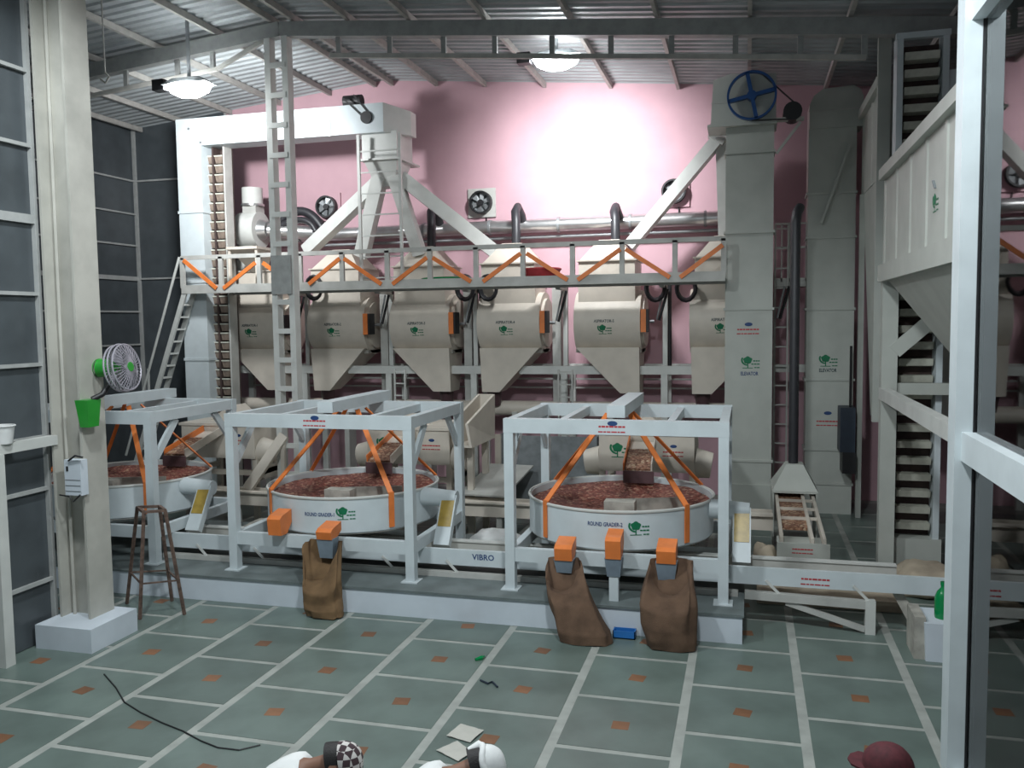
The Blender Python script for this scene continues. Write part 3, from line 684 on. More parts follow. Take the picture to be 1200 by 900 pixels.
# collecting pipe
T = Thing('screw_pipe', 'thick cream conveyor pipe collecting under the hopper outlets', 'pipe', (-6, AY, 2.0))
T.part('pipe', M().cyl((xa-0.2, AY, 2.02), (xb, AY, 2.02), 0.17, seg=20), 'cream', smooth=40)
for c, x1 in ASP: T.part('saddle', M().box(c-0.06, c+0.06, AY-0.19, AY+0.19, 0.0, 1.95), 'offwhite')
# thin service ladder under drum 3 and 4
def ladder(name, xa, xb, Y, z0, z1, label, m='white', step=0.27, w=0.035, top=None):
    T = Thing(name, label, 'ladder', ((xa+xb)/2, Y, z0))
    for x in (xa, xb): T.part('stile', M().box(x-w/2, x+w/2, Y-w/2, Y+w/2, z0, z1), m)
    z = z0+0.2
    while z < z1-0.05: T.part('rung', M().box(xa, xb, Y-0.012, Y+0.012, z-0.014, z+0.014), m); z += step
    return T
ladder('service_ladder', P(655,500,Y=18.1).x, P(671,500,Y=18.1).x, 18.1, 0, 2.95, 'thin grey ladder standing behind the grey storage bin', 'offwhite')
ladder('service_ladder', P(463,455,Y=18.1).x, P(470,455,Y=18.1).x+0.1, 18.1, 0, 2.95, 'narrow white ladder leaning under the third aspirator hopper')
ladder('service_ladder', P(907,460,Y=18.66).x, P(922,460,Y=18.66).x, 18.66, 0, 5.9, 'thin grey ladder between the two tall bucket elevators', 'offwhite', 0.4)

# ================================================================== WALKWAY
WY0, WY1, WZ = 17.2, 18.05, 4.74
DX = P(263, 250, Y=17.85).x+0.07     # clear of the return leg of the Z elevator
wx0, wx1 = P(213, 320, Y=WY0).x, P(850, 320, Y=WY0).x
T = Thing('walkway', 'long grey steel walkway with orange zigzag railing in front of the drums', 'walkway', ((wx0+wx1)/2, WY0, WZ))
T.part('deck', M().box(DX, wx1, WY0, WY1, WZ, WZ+0.04), 'truss'); T.part('deck', M().box(wx0, DX, WY0, 17.57, WZ, WZ+0.04), 'truss'); T.part('edge_beam', M().box(wx0, wx1, WY0-0.04, WY0+0.04, WZ-0.03, WZ+0.16), 'offwhite'); T.part('edge_beam', M().box(DX, wx1, WY1-0.04, WY1+0.04, WZ-0.05, WZ+0.10), 'offwhite')
RZ = 5.52
T.part('top_rail', M().bar((wx0, WY0, RZ), (wx1, WY0, RZ), 0.07, 0.09), 'offwhite')
for px in (214, 259, 304, 352, 401, 454, 504, 558, 613, 671, 729, 791, 848):
    x = P(px, 315, Y=WY0).x; T.part('post', M().box(x-0.05, x+0.05, WY0-0.035, WY0+0.035, WZ+0.1, RZ), 'offwhite')
for (a, b, c, d) in ((215,305,254,338),(262,338,299,308),(308,308,346,336),(362,333,398,303),(403,303,447,333),(460,333,500,302),(507,302,552,330),(566,330,610,297),(617,297,665,328),(677,328,727,292),(733,292,785,325),(797,325,847,287)):
    p, q = P(a, b, Y=WY0-0.05), P(c, d, Y=WY0-0.05)
    T.part('diagonal', M().bar(p, q, 0.04, 0.085, up=(0,0,1)), 'orange')
for c, x1 in ASP[:-1]:
    x = x1+0.48
    T.part('support_post', M().box(x-0.05, x+0.05, 18.80, 18.90, 2.955, WZ), 'white'); T.part('outrigger', M().box(x-0.05, x+0.05, WY1, 18.9, WZ-0.09, WZ), 'offwhite')
# stair ladder to it
T = Thing('stair_ladder', 'steep white stair ladder with handrail up to the walkway end', 'ladder', (wx0-1.6, 17.4, 0))
for y in (17.20, 17.53):
    st = T.part('stringer', M().bar((wx0-1.75, y, 0), (wx0+0.08, y, WZ+0.05), 0.05, 0.11), 'white')
    a = Vector((wx0-1.72, y, 0.95)); b = Vector((wx0-0.05, y, RZ+0.02))
    if y < 17.5: T.part('handrail', M().tube([a, b], 0.03, 8), 'white', smooth=40); T.part('handrail_post', M().bar((wx0-1.02, y, 1.95), (wx0-1.0, y, 3.0), 0.04, 0.04), 'white')
for k in range(1, 17):
    t = k/17; x = wx0-1.75+1.83*t; T.part('tread', M().box(x-0.07, x+0.07, 17.22, 17.51, WZ*t-0.02, WZ*t+0.02), 'white')

# small things left on the walkway
def coil(name, c, r, n, label, m, cat='cord', rr=0.025, ax='y'):
    pts = []
    for i in range(n*16+1):
        t = 2*PI*i/16; k = i/(n*16); R_ = r*(0.85+0.2*k)
        pts.append((c[0]+R_*math.cos(t), c[1]-0.08*k*n/3, c[2]+R_*1.35*math.sin(t)) if ax == 'y' else (c[0]+R_*1.4*math.cos(t), c[1]+R_*math.sin(t), c[2]+0.03*k*n))
    return solo(name, M().tube(pts, rr, 6), m, label, cat, None, None, c, smooth=60)
q = P(520, 330, Y=17.67); coil('green_rope', (q.x, 17.67, WZ+0.065), 0.33, 4, 'dark green rope coil lying on the walkway', 'bottle_green', 'rope', 0.03, 'z')
q = P(635, 325, Y=17.68)
T = Thing('red_basket', 'shallow red basket on the walkway by the fourth drum', 'basket', (q.x, 17.68, WZ+0.04))
T.part('bowl', M().lathe([(0.25, 0.0), (0.32, 0.05), (0.40, 0.28), (0.37, 0.28), (0.29, 0.06), (0.001, 0.03)], (q.x, 17.68, WZ+0.04), 24), 'txt_red', smooth=50); T.part('rim', M().tube([(q.x+0.39*math.cos(t), 17.68+0.39*math.sin(t), WZ+0.32) for t in [2*PI*i/24 for i in range(24)]], 0.025, 6, closed=True), 'txt_red', smooth=50)
for px, lab in ((545, 'black hose loop hanging beside the third drum'), (572, 'black hose loop hanging beside the fourth drum'), (368, 'black hose loop hanging beside the second drum'), (768, 'black hose loop hanging beside the fifth drum'), (804, 'black hose loop hanging beside the sixth drum')):
    q = P(px, 337, Y=18.3); coil('hose_loop', (q.x, 18.35, q.z), 0.20, 3, lab, 'hose', 'hose', 0.035)
for k, lab in ((2, 'pair of black vertical pipes beside the third drum'), (4, 'pair of black vertical pipes beside the fifth drum')):
    x1 = ASP[k][1]; T = Thing('riser_pipes', lab, 'pipe', (x1+0.5, 19.05, 2.96))
    for dx, rr in ((0.44, 0.035), (0.55, 0.05)): T.part('pipe', M().cyl((x1+dx, 19.05, 2.95), (x1+dx, 19.05, 5.0), rr, seg=10), 'hose', smooth=40)
# duct risers standing on the collecting pipe
for k, lab in ((1, 'pale grey duct riser between the second and third drums'), (2, 'pale grey duct riser between the third and fourth drums'), (3, 'pale grey duct riser between the fourth and fifth drums')):
    x = ASP[k][1]+0.25; solo('duct_riser', M().frustum((x-0.09, x+0.09, 18.95, 19.15, 2.12), (x-0.10, x+0.10, 18.95, 19.2, 4.88)), 'offwhite', lab, 'duct', None, None, (x, 19.05, 2.12))

# ================================================================== DUCTS ALONG THE WALL, BLOWER, HOSES
T = Thing('wall_duct', 'long silver duct running along the pink wall', 'duct', (-6, 19.6, 6.3))
a, b = P(318, 281, Y=19.65), P(872, 262, Y=19.65)
T.part('pipe', M().cyl((a.x, 19.65, 6.18), (b.x, 19.65, 6.18), 0.155, seg=20), 'silver', smooth=40)
for i in range(7):
    x = a.x+(b.x-a.x)*(i+0.5)/7; T.part('collar', M().cyl((x-0.03, 19.65, 6.18), (x+0.03, 19.65, 6.18), 0.175, seg=20), 'steel', smooth=40); T.part('bracket', M().box(x-0.02, x+0.02, 19.66, 19.99, 6.16, 6.36), 'steel')
T.part('thin_pipe', M().cyl((a.x+1.2, 19.75, 5.93), (b.x, 19.75, 5.93), 0.04, seg=10), 'steel', smooth=40)
for px in (507, 606, 722):
    q = P(px, 270, Y=19.1); top = P(px-2, 243, Y=19.2)
    nm = {507: 'third', 606: 'fourth', 722: 'fifth'}[px]
    pts = [(q.x, 19.0, 5.70), (q.x-0.01, 19.05, 6.2), (q.x-0.05, 19.15, top.z-0.1), (q.x-0.04, 19.3, top.z+0.02), (q.x, 19.5, top.z-0.15), (q.x, 19.62, 6.25)]
    solo('aspiration_hose', M().tube(pts, 0.10, 14), 'hose', 'black ribbed hose rising from the hood of the %s drum' % nm, 'hose', None, None, (q.x, 19.0, 5.7), smooth=50)
# blower
BY = 19.1
bc = P(297, 270, Y=BY)
T = Thing('blower', 'white snail shaped blower with upright outlet and dark blue motor', 'blower', (bc.x, BY, bc.z-0.5))
T.part('casing', M().cyl((bc.x-0.30, BY, bc.z), (bc.x+0.22, BY, bc.z), 0.44, seg=36), 'white', smooth=40)
T.part('inlet_ring', M().cyl((bc.x+0.22, BY, bc.z), (bc.x+0.42, BY, bc.z), 0.26, 0.20, 24), 'silver', smooth=40)
T.part('outlet', M().box(bc.x-0.16, bc.x+0.20, BY-0.2, BY+0.2, bc.z+0.3, bc.z+0.62), 'offwhite')
st = T.part('stack', M().cyl((bc.x, BY, bc.z+0.62), (bc.x, BY, bc.z+1.02), 0.25, seg=24), 'white', smooth=40); T.part('stack_collar', M().cyl((bc.x, BY, bc.z+0.58), (bc.x, BY, bc.z+0.63), 0.28, seg=24), 'silver', parent=st, smooth=40)
T.part('motor', M().cyl((bc.x-0.68, BY, bc.z-0.05), (bc.x-0.3, BY, bc.z-0.05), 0.20, seg=20), 'motor_blue', smooth=40)
T.part('base', M().box(bc.x-0.62, bc.x+0.1, BY-0.25, BY+0.25, 5.26, bc.z-0.40), 'white')
T.part('inlet_pipe', M().cyl((bc.x+0.4, BY, bc.z-0.02), (bc.x+1.5, 19.5, bc.z-0.08), 0.17, seg=20), 'silver', smooth=40)
for k, lab in ((0, 'upper black hose arching from the blower to the wall duct'), (1, 'lower black hose arching from the blower to the wall duct')):
    HYk = 19.37-0.21*k; a = P(323+k*3, 266+k*2, Y=HYk); m1 = P(345, 246+k*14, Y=HYk); m2 = P(365, 250+k*12, Y=HYk); b = P(380-k*10, 271, Y=HYk)
    pts = []
    for i in range(17):
        t = i/16; c = [(1-t)**3, 3*t*(1-t)**2, 3*t*t*(1-t), t**3]; pts.append(a*c[0]+(m1+Vector((0,0,.15)))*c[1]+(m2+Vector((0,0,.15)))*c[2]+b*c[3])
    solo('arched_hose', M().tube(pts, 0.11-0.03*k, 12), 'hose', lab, 'hose', None, None, a, smooth=50)
# open feed hopper above drum 1
hx = DX+0.02
T = Thing('feed_hopper', 'cream open feed hopper over the first drum beside the blower', 'hopper', (hx+0.4, 18.15, 5.2))
T.part('rim', M().box(hx, hx+0.80, 17.72, 18.55, 5.72, 5.78), 'cream'); T.part('funnel', M().frustum((hx+0.28, hx+0.52, 18.36, 18.56, 5.22), (hx+0.05, hx+0.75, 17.76, 18.52, 5.72)), 'cream')
for dx in (0.05, 0.75): T.part('leg', M().box(hx+dx-0.03, hx+dx+0.03, 17.76, 17.82, WZ+0.03, 5.73), 'cream')
# exhaust fans
for k, (px, py, lab) in enumerate(((385, 243, 'black wall exhaust fan left of the central spouts'), (565, 238, 'black wall exhaust fan in pale plate right of the central spouts'), (790, 225, 'black wall exhaust fan behind the diagonal chute'))):
    c = P(px, py, Y=19.98)
    T = Thing('exhaust_fan', lab, 'fan', (c.x, 19.98, c.z))
    T.part('mounting_plate', M().box(c.x-0.34, c.x+0.34, 19.95, 20.0, c.z-0.34, c.z+0.34), 'pink' if k != 1 else 'offwhite')
    T.part('housing', M().lathe([(0.27, 0.0), (0.27, -0.16), (0.23, -0.16), (0.23, 0.0)], (c.x, 19.95, c.z), 28, axis='y'), 'black', smooth=40)
    T.part('hub', M().cyl((c.x, 19.92, c.z), (c.x, 19.82, c.z), 0.07, seg=16), 'black', smooth=40)
    T.part('backing', M().cyl((c.x, 19.95, c.z), (c.x, 19.945, c.z), 0.24, seg=24), 'grey_plate')
    for i in range(6):
        t = 2*PI*i/6+0.3; d = Vector((math.cos(t), 0, math.sin(t))); e = Vector((-math.sin(t), 0, math.cos(t)))
        T.part('blade', M().prism([Vector((c.x, 19.90, c.z))+d*0.06-e*0.03, Vector((c.x, 19.90, c.z))+d*0.22-e*0.06, Vector((c.x, 19.87, c.z))+d*0.22+e*0.07, Vector((c.x, 19.87, c.z))+d*0.06+e*0.03], (0, 0.008, 0)), 'steel')
    T.part('cable', M().tube([(c.x+0.1, 19.97, c.z-0.3), (c.x+0.12, 19.97, c.z-0.7)], 0.015, 6), 'black')

# ================================================================== LEFT BUCKET ELEVATOR (Z type) WITH HOPPER AND SPOUTS
LY = 17.6
ex0, ex1 = P(208, 200, Y=LY).x, P(236, 200, Y=LY).x
ztop = P(222, 139, Y=LY).z
xr_ = P(449, 140, Y=LY).x
T = Thing('z_elevator', 'white Z shaped bucket elevator with tall leg and long horizontal arm', 'elevator', (ex0, LY, 0))
leg = T.part('leg', M().box(ex0, ex1, LY, LY+0.5, 0, ztop-0.62), 'white_cool')
T.part('arm', M().box(ex0, xr_, LY, LY+0.55, ztop-0.62, ztop), 'white_cool')
T.part('arm_end', M().prism([(xr_, LY, ztop-0.62), (xr_+0.42, LY+0.55, ztop-0.62), (xr_+0.42, LY+0.55, ztop-0.1), (xr_, LY, ztop)], (0, 0.3, 0)), 'white')
for px, py in ((221, 151), (235, 167)):
    q = P(px, py, Y=LY); T.part('bolt', M().cyl((q.x, LY-0.012, q.z), (q.x, LY+0.02, q.z), 0.03, seg=10), 'steel')
for z in (1.5, 3.2, 5.0, 6.6): T.part('joint_flange', M().box(ex0-0.02, ex1+0.02, LY-0.02, LY+0.5, z-0.03, z+0.03), 'white_cool', parent=leg)
for px, pz in ((300, 0), (386, 0)):
    q = P(px, 150, Y=LY); T.part('bolt_row', M().box(q.x-0.03, q.x+0.03, LY-0.008, LY, q.z-0.18, q.z+0.18), 'offwhite', parent=leg)
bx0 = P(240, 250, Y=17.85).x; bx1 = P(263, 250, Y=17.85).x
T.part('return_casing', M().box(bx0-0.05, bx1+0.05, 18.15, 18.2, 0, ztop-0.62), 'belt')
for x in (bx0-0.03, (bx0+bx1)/2, bx1+0.03): T.part('guide', M().box(x-0.02, x+0.02, 17.85, 18.15, 0, ztop-0.62), 'belt' if x != bx1+0.03 else 'offwhite')
bk = M().frustum((-0.09, 0.09, -0.10, 0.12, -0.085), (-0.10, 0.10, -0.14, 0.14, 0.085)).mesh('bucket'); bk.materials.append(MAT['bucket_tan'])
lipm = M().box(-0.105, 0.105, -0.15, -0.12, 0.065, 0.095).mesh('bucket_lip'); lipm.materials.append(MAT['bucket_white'])
z = 2.0
while z < ztop-0.85:
    for x in (bx0+0.12, bx1-0.12):
        o = link('bucket', bk, Vector((x, 18.0, z))-T.loc, T.root); link('lip', lipm, (0,0,0), o)
    z += 0.215
q0, q1 = P(404, 128, Y=17.85), P(432, 133, Y=17.85)
mt = T.part('motor', M().cyl((q0.x, 17.85, ztop+0.14), (q0.x+0.42, 17.85, ztop+0.14), 0.13, seg=18), 'black', smooth=40)
T.part('motor_foot', M().box(q0.x+0.02, q0.x+0.38, 17.72, 17.98, ztop, ztop+0.06), 'black', parent=mt)
q = P(430, 138, Y=LY)
T.part('pulley', M().cyl((q.x, LY-0.06, q.z), (q.x, LY, q.z), 0.13, seg=20), 'black', smooth=40); T.part('belt', M().bar((q0.x+0.1, LY-0.03, ztop+0.15), (q.x-0.08, LY-0.03, q.z+0.02), 0.02, 0.03), 'black'); T.part('belt', M().bar((q0.x+0.35, LY-0.03, ztop+0.2), (q.x+0.06, LY-0.03, q.z+0.08), 0.02, 0.03), 'black')
# hopper with spouts
HY0, HY1 = 17.75, 18.65
hx0, hx1 = P(424, 170, Y=HY0).x, P(465, 170, Y=HY0).x
hz0, hz1 = P(445, 186, Y=HY0).z, P(445, 154, Y=HY0).z
T = Thing('spout_hopper', 'white square hopper feeding four diagonal spouts above the walkway', 'hopper', ((hx0+hx1)/2, 18.2, hz0))
T.part('box', M().box(hx0, hx1, HY0, HY1, hz0, hz1), 'white'); T.part('lip', M().box(hx0-0.05, hx1+0.08, HY0-0.05, HY1+0.25, hz0-0.03, hz0+0.01), 'white')
hm = (hx0+hx1)/2
T.part('funnel', M().frustum((hm-0.22, hm+0.22, 18.05, 18.45, hz0-0.55), (hx0+0.02, hx1-0.02, HY0+0.04, HY1-0.05, hz0-0.03)), 'white')
for (a, b, c, d, y0, y1, w) in ((446,212,360,294,18.2,18.8,0.28),(446,205,424,300,18.05,18.6,0.30),(462,205,492,298,18.05,18.6,0.27),(470,208,586,300,18.2,18.8,0.30)):
    T.part('spout', M().bar(P(a,b,Y=y0), P(c,d,Y=y1), 0.26, w, up=(0,0,1)) if abs(c-a) > 60 else M().bar(P(a,b,Y=y0), P(c,d,Y=y1), w, 0.26, up=(0,-1,0)), 'white')
ladder('cage_ladder', P(422,250,Y=17.45).x, P(470,250,Y=17.45).x, 17.45, WZ+0.03, P(422,158,Y=17.45).z, 'tall open white ladder standing on the walkway before the spouts', 'white', 0.45, 0.06)

# ================================================================== TALL BUCKET ELEVATORS ON THE RIGHT
EY = 17.68
def seam(T, par, x0, x1, Y, z, d): T.part('joint_flange', M().box(x0-0.03, x1+0.03, Y-0.025, Y+d, z-0.025, z+0.025), 'elev', parent=par)
x0, x1 = P(850, 300, Y=EY).x, P(906, 300, Y=EY).x
T = Thing('bucket_elevator', 'tall white casing elevator with big blue spoked wheel at its head', 'elevator', ((x0+x1)/2, EY, 0))
ca = T.part('casing', M().box(x0, x1, EY, EY+0.5, 0, P(880,146,Y=EY).z), 'elev')
for y in (178, 272, 362, 540): seam(T, ca, x0, x1, EY, P(880,y,Y=EY).z, 0.52)
hz = P(880, 146, Y=EY).z; ht = P(880, 86, Y=EY).z; hl = P(833, 120, Y=EY).x
hd = T.part('head', M().prism([(hl, EY-0.1, hz), (x1+0.03, EY-0.1, hz), (x1+0.03, EY-0.1, ht-0.05), (x0+0.1, EY-0.1, ht), (hl+0.05, EY-0.1, ht-0.1)], (0, 0.75, 0)), 'elev')
T.part('head_ledge', M().box(hl-0.06, x1+0.05, EY-0.14, EY+0.7, hz-0.03, hz+0.02), 'elev', parent=hd)
T.part('head_seam', M().box(hl, x1+0.03, EY-0.108, EY-0.1, hz+0.42, hz+0.44), 'offwhite', parent=hd)
wc = P(881, 112, Y=EY-0.22); wr = 0.46
wh = T.part('wheel_rim', M().lathe([(wr-0.04, -0.05), (wr, -0.05), (wr, 0.05), (wr-0.04, 0.05), (wr-0.04, -0.05)], wc, 48, axis='y'), 'blue', smooth=40)
for i in range(4):
    t = PI/2*i + 0.2; d = Vector((math.cos(t), 0, math.sin(t))); T.part('spoke', M().bar(wc, wc+d*(wr-0.02), 0.07, 0.10, up=(0,1,0)), 'blue', parent=wh)
T.part('wheel_hub', M().cyl(wc-Vector((0,0.06,0)), wc+Vector((0,0.15,0)), 0.09, seg=20), 'blue', parent=wh, smooth=40)
mc = P(929, 130, Y=EY-0.22)
T.part('motor', M().cyl((mc.x, EY-0.26, mc.z), (mc.x, EY+0.15, mc.z), 0.17, seg=20), 'black', smooth=40)
T.part('drive_belt', M().bar(wc+Vector((0.14, 0, wr-0.03)), (mc.x+0.02, EY-0.22, mc.z+0.16), 0.05, 0.02), 'black'); T.part('drive_belt', M().bar(wc+Vector((0.0, 0, -wr)), (mc.x-0.02, EY-0.22, mc.z-0.15), 0.05, 0.02), 'black')
T.part('motor_bracket', M().bar((x1-0.02, EY-0.1, P(910,142,Y=EY).z), P(942,139,Y=EY-0.1), 0.2, 0.05), 'elev'); T.part('motor_brace', M().bar(P(938,143,Y=EY-0.05), P(910,180,Y=EY-0.05), 0.06, 0.05), 'elev')
T.part('outlet', M().bar((P(842,150,Y=18.6).x, 18.6, hz), (P(838,166,Y=18.6).x, 18.6, P(838,166,Y=18.6).z), 0.35, 0.25, up=(0,1,0)), 'white')
T.part('diagonal_chute', M().bar(P(843,162,Y=18.65), P(738,288,Y=18.85), 0.28, 0.24), 'white')
T.part('drop_chute', M().bar(P(846,155,Y=18.72), P(850,300,Y=18.9), 0.26, 0.18, up=(0,1,0)), 'white')
fl = flat_y((x0+x1)/2, 0, EY-0.005)
zz = P(876, 385, Y=EY).z
T.part('maker_oval', oval_mark(M(), 0.34, flat_y((x0+x1)/2, zz-0.02, EY-0.005)), 'txt_blue', parent=ca); T.part('maker_lettering', red_lines(M(), 0.36, flat_y((x0+x1)/2, zz-0.04, EY-0.005)), 'txt_red', parent=ca, kind='stuff')
T.part('tree_emblem', tree_logo(M(), 0.28, flat_y((x0+x1)/2+0.03, P(876,425,Y=EY).z, EY-0.005)), 'txt_green', parent=ca)
T.part('elevator_lettering', letter(M(), 'ELEVATOR', 0.10, flat_y((x0+x1)/2+0.02, P(876,438,Y=EY).z, EY-0.005), 0.7), 'txt_blue', parent=ca)
ebase = T.part('boot', M().box(x0-0.06, x1+0.06, EY-0.06, EY+0.6, 0, 0.7), 'elev')

x0, x1 = P(946, 300, Y=18.5).x, P(1002, 300, Y=18.5).x; E2 = 18.5
T = Thing('bucket_elevator', 'tall white casing elevator with plain rounded head beside the ribbed bin', 'elevator', ((x0+x1)/2, E2, 0))
zt = P(975, 150, Y=E2).z
ca = T.part('casing', M().box(x0, x1, E2, E2+0.55, 0, zt), 'elev')
for y in (226, 278, 362, 445, 527, 567): seam(T, ca, x0, x1, E2, P(975,y,Y=E2).z, 0.56)
ht = P(975, 102, Y=E2).z; hw = (x1-x0)/2+0.05; hx = (x0+x1)/2+0.06
prof = [(hx-hw, zt), (hx+hw, zt), (hx+hw, ht-0.22), (hx+hw-0.05, ht-0.09), (hx+hw-0.18, ht), (hx-hw+0.25, ht-0.03), (hx-hw+0.08, ht-0.15), (hx-hw, ht-0.32)]
T.part('head', M().prism([(a, E2-0.03, b) for a, b in prof], (0, 0.65, 0)), 'elev')
T.part('head_seam', M().box(hx-hw-0.01, hx+hw+0.01, E2-0.04, E2-0.03, zt+0.33, zt+0.36), 'offwhite')
T.part('brace', M().bar(P(996,170,Y=E2-0.1), P(962,262,Y=E2-0.1), 0.05, 0.05), 'elev')
T.part('tree_emblem', tree_logo(M(), 0.28, flat_y(P(970,423,Y=E2).x, P(970,423,Y=E2).z, E2-0.005)), 'txt_green', parent=ca); T.part('elevator_lettering', letter(M(), 'ELEVATOR', 0.10, flat_y(P(970,433,Y=E2).x, P(970,433,Y=E2).z-0.02, E2-0.005), 0.7), 'txt_dark', parent=ca)
T.part('maker_oval', oval_mark(M(), 0.34, flat_y(P(970,488,Y=E2).x, P(970,490,Y=E2).z, E2-0.005)), 'txt_blue', parent=ca); T.part('maker_lettering', red_lines(M(), 0.36, flat_y(P(970,495,Y=E2).x, P(970,495,Y=E2).z, E2-0.005)), 'txt_red', parent=ca, kind='stuff')
# bridge between the two
xb0 = P(908, 327, Y=18.9).x; xb1 = P(946, 327, Y=18.9).x
T = Thing('bridge_walkway', 'short white bridge with mesh railing between the two tall elevators', 'walkway', ((xb0+xb1)/2, 19, 4.7))
T.part('deck', M().box(xb0, xb1, 18.8, 19.6, P(925,336,Y=18.9).z, P(925,326,Y=18.9).z), 'offwhite')
for y in (262, 290): T.part('rail', M().box(xb0, xb1, 18.8, 18.84, P(925,y,Y=18.8).z-0.02, P(925,y,Y=18.8).z+0.02), 'offwhite')
for i in range(4): x = xb0+(xb1-xb0)*(0.2+0.25*i); T.part('rail_post', M().box(x-0.015, x+0.015, 18.8, 18.83, P(925,330,Y=18.8).z, P(925,262,Y=18.8).z), 'offwhite')
T.part('beam', M().box(xb0, xb1, 18.75, 18.9, P(925,436,Y=18.8).z, P(925,427,Y=18.8).z), 'offwhite')

# suction pipe and hood over the inclined screen
HY = 16.0
q = P(930, 545, Y=HY)
T = Thing('suction_hood', 'pale steel hood with tall black pipe above the inclined screen', 'hood', (q.x, HY, 0.9))
h0, h1 = P(905, 574, Y=HY-0.3), P(958, 574, Y=HY-0.3); t0, t1 = P(921, 543, Y=HY+0.1), P(941, 543, Y=HY+0.1)
T.part('hood', M().frustum((h0.x, h1.x, HY-0.35, HY+0.7, h0.z), (t0.x, t1.x, HY, HY+0.35, t0.z)), 'elev'); T.part('lip', M().box(h0.x-0.01, h1.x+0.01, HY-0.36, HY+0.71, h0.z-0.04, h0.z), 'elev')
zt = P(930, 250, Y=HY+0.2).z
T.part('pipe', M().tube([(q.x, HY+0.18, t0.z-0.05), (q.x, HY+0.18, zt-0.15), (q.x+0.02, HY+0.2, zt), (q.x+0.08, HY+0.4, zt+0.12)], 0.085, 14), 'hose', smooth=50)
T.part('side_sheet', M().box(h0.x, h0.x+0.03, HY-0.35, HY+0.7, 0, h0.z-0.02), 'elev'); T.part('side_sheet', M().box(h1.x-0.03, h1.x, HY-0.35, HY+0.7, 0, h0.z-0.02), 'elev')
# inclined screen
fa, fb_ = P(912, 640, Y=13.2), P(970, 641, Y=13.2); za = P(912, 577, Y=HY-0.3).z-0.06; zf = P(940, 644, Y=13.2).z
T = Thing('inclined_screen', 'white inclined screen deck with seeds, sliding out from under the hood', 'screen', ((fa.x+fb_.x)/2, 14.5, 0))
xs0, xs1 = fa.x+0.05, fb_.x-0.04; ya, yf = HY+0.3, 13.25
for x in (xs0, (xs0*0.28+xs1*0.72), xs1): T.part('side_rail', M().bar((x, ya, za), (x, yf, zf+0.1), 0.05, 0.11), 'cream')
for t in (0.28, 0.45, 0.63): T.part('cross_bar', M().bar((xs0, ya+(yf-ya)*t, za+(zf+0.1-za)*t+0.03), (xs1, ya+(yf-ya)*t, za+(zf+0.1-za)*t+0.03), 0.05, 0.04), 'cream')
T.part('seed_layer', M().bar(((xs0+xs1)/2-0.08, ya, za-0.02), ((xs0+xs1)/2-0.08, yf+0.7, zf+0.13), xs1-xs0-0.22, 0.05), 'seeds_brown', kind='stuff')
T.part('front_board', M().box(fa.x-0.02, fb_.x+0.03, 13.15, 13.2, zf-0.13, zf+0.1), 'elev'); T.part('maker_lettering', red_lines(M(), 0.25, flat_y((fa.x+fb_.x)/2, zf, 13.146)), 'txt_red', kind='stuff')
T.part('front_tray', M().bar(((fa.x+fb_.x)/2, 13.2, zf-0.1), ((fa.x+fb_.x)/2, 14.0, zf-0.02), fb_.x-fa.x, 0.03), 'elev')
for x in (fa.x+0.12, fb_.x-0.12):
    for y in (13.35, 15.2): T.part('leg', M().box(x-0.04, x+0.04, y-0.04, y+0.04, 0.135 if y < 14 else 0, zf-0.1 if y < 14 else za-0.1), 'offwhite')
T.part('rust_bracket', M().box(fb_.x-0.30, fb_.x-0.18, 13.3, 13.45, 0.25, zf-0.13), 'red_orange'); T.part('grey_block', M().box(fa.x+0.27, fa.x+0.42, 13.3, 13.45, 0.2, zf-0.13), 'spout_grey')

# ================================================================== RIBBED BINS AND OPEN BUCKET ELEVATOR ON THE RIGHT
def ribbed(T, X, y0, y1, z0, z1, m='elev'):
    pan = T.part('side_panel', M().box(X+0.03, X+0.06, y0, y1, z0, z1), m)
    n = int((y1-y0)/0.95)
    for i in range(n+1): y = y0+(y1-y0)*i/n; T.part('rib', M().prism([(X+0.03, y-0.09, z0), (X+0.012, y-0.05, z0), (X+0.012, y+0.05, z0), (X+0.03, y+0.09, z0)], (0,0,z1-z0)), m, parent=pan)
    T.part('top_rim', M().box(X-0.07, X+0.08, y0-0.05, y1+0.05, z1-0.02, z1+0.14), m)
BX, B0, B1, BZ0, BZ1 = 2.02, 9.25, 14.66, 4.55, 6.12
T = Thing('ribbed_bin', 'big ribbed white storage bin on posts beside the glass partition', 'bin', (BX, 12, 0))
ribbed(T, BX, B0, B1, BZ0, BZ1)
T.part('bottom_rim', M().box(BX-0.06, BX+0.1, B0-0.015, B1+0.052, BZ0-0.02, BZ0+0.24), 'elev')
T.part('back_panel', M().box(BX+0.07, 4.56, B1-0.03, B1, BZ0, BZ1), 'elev'); T.part('near_panel', M().box(BX+0.07, 4.56, B0+0.01, B0+0.04, BZ0, BZ1), 'elev'); T.part('far_side_panel', M().box(4.57, 4.6, B0, B1, BZ0, BZ1), 'elev')
T.part('hopper_bottom', M().frustum((3.1, 3.5, 11.2, 12.8, 2.9), (BX+0.03, 4.57, B0+0.02, B1-0.4, BZ0)), 'elev')
for x in (BX+0.0, 4.5):
    for y in (B1-0.06, B0+0.1): T.part('post', M().box(x-0.008, x+0.22 if x < 3 else x+0.092, y-0.108, y+0.108, 0, BZ0-0.03), 'elev')
T.part('long_rail', M().box(BX-0.02, BX+0.12, B0-0.02, B1, 2.70, 2.88), 'white'); T.part('cross_rail', M().box(BX+0.2, 4.5, B1-0.12, B1-0.02, 2.78, 2.96), 'elev')
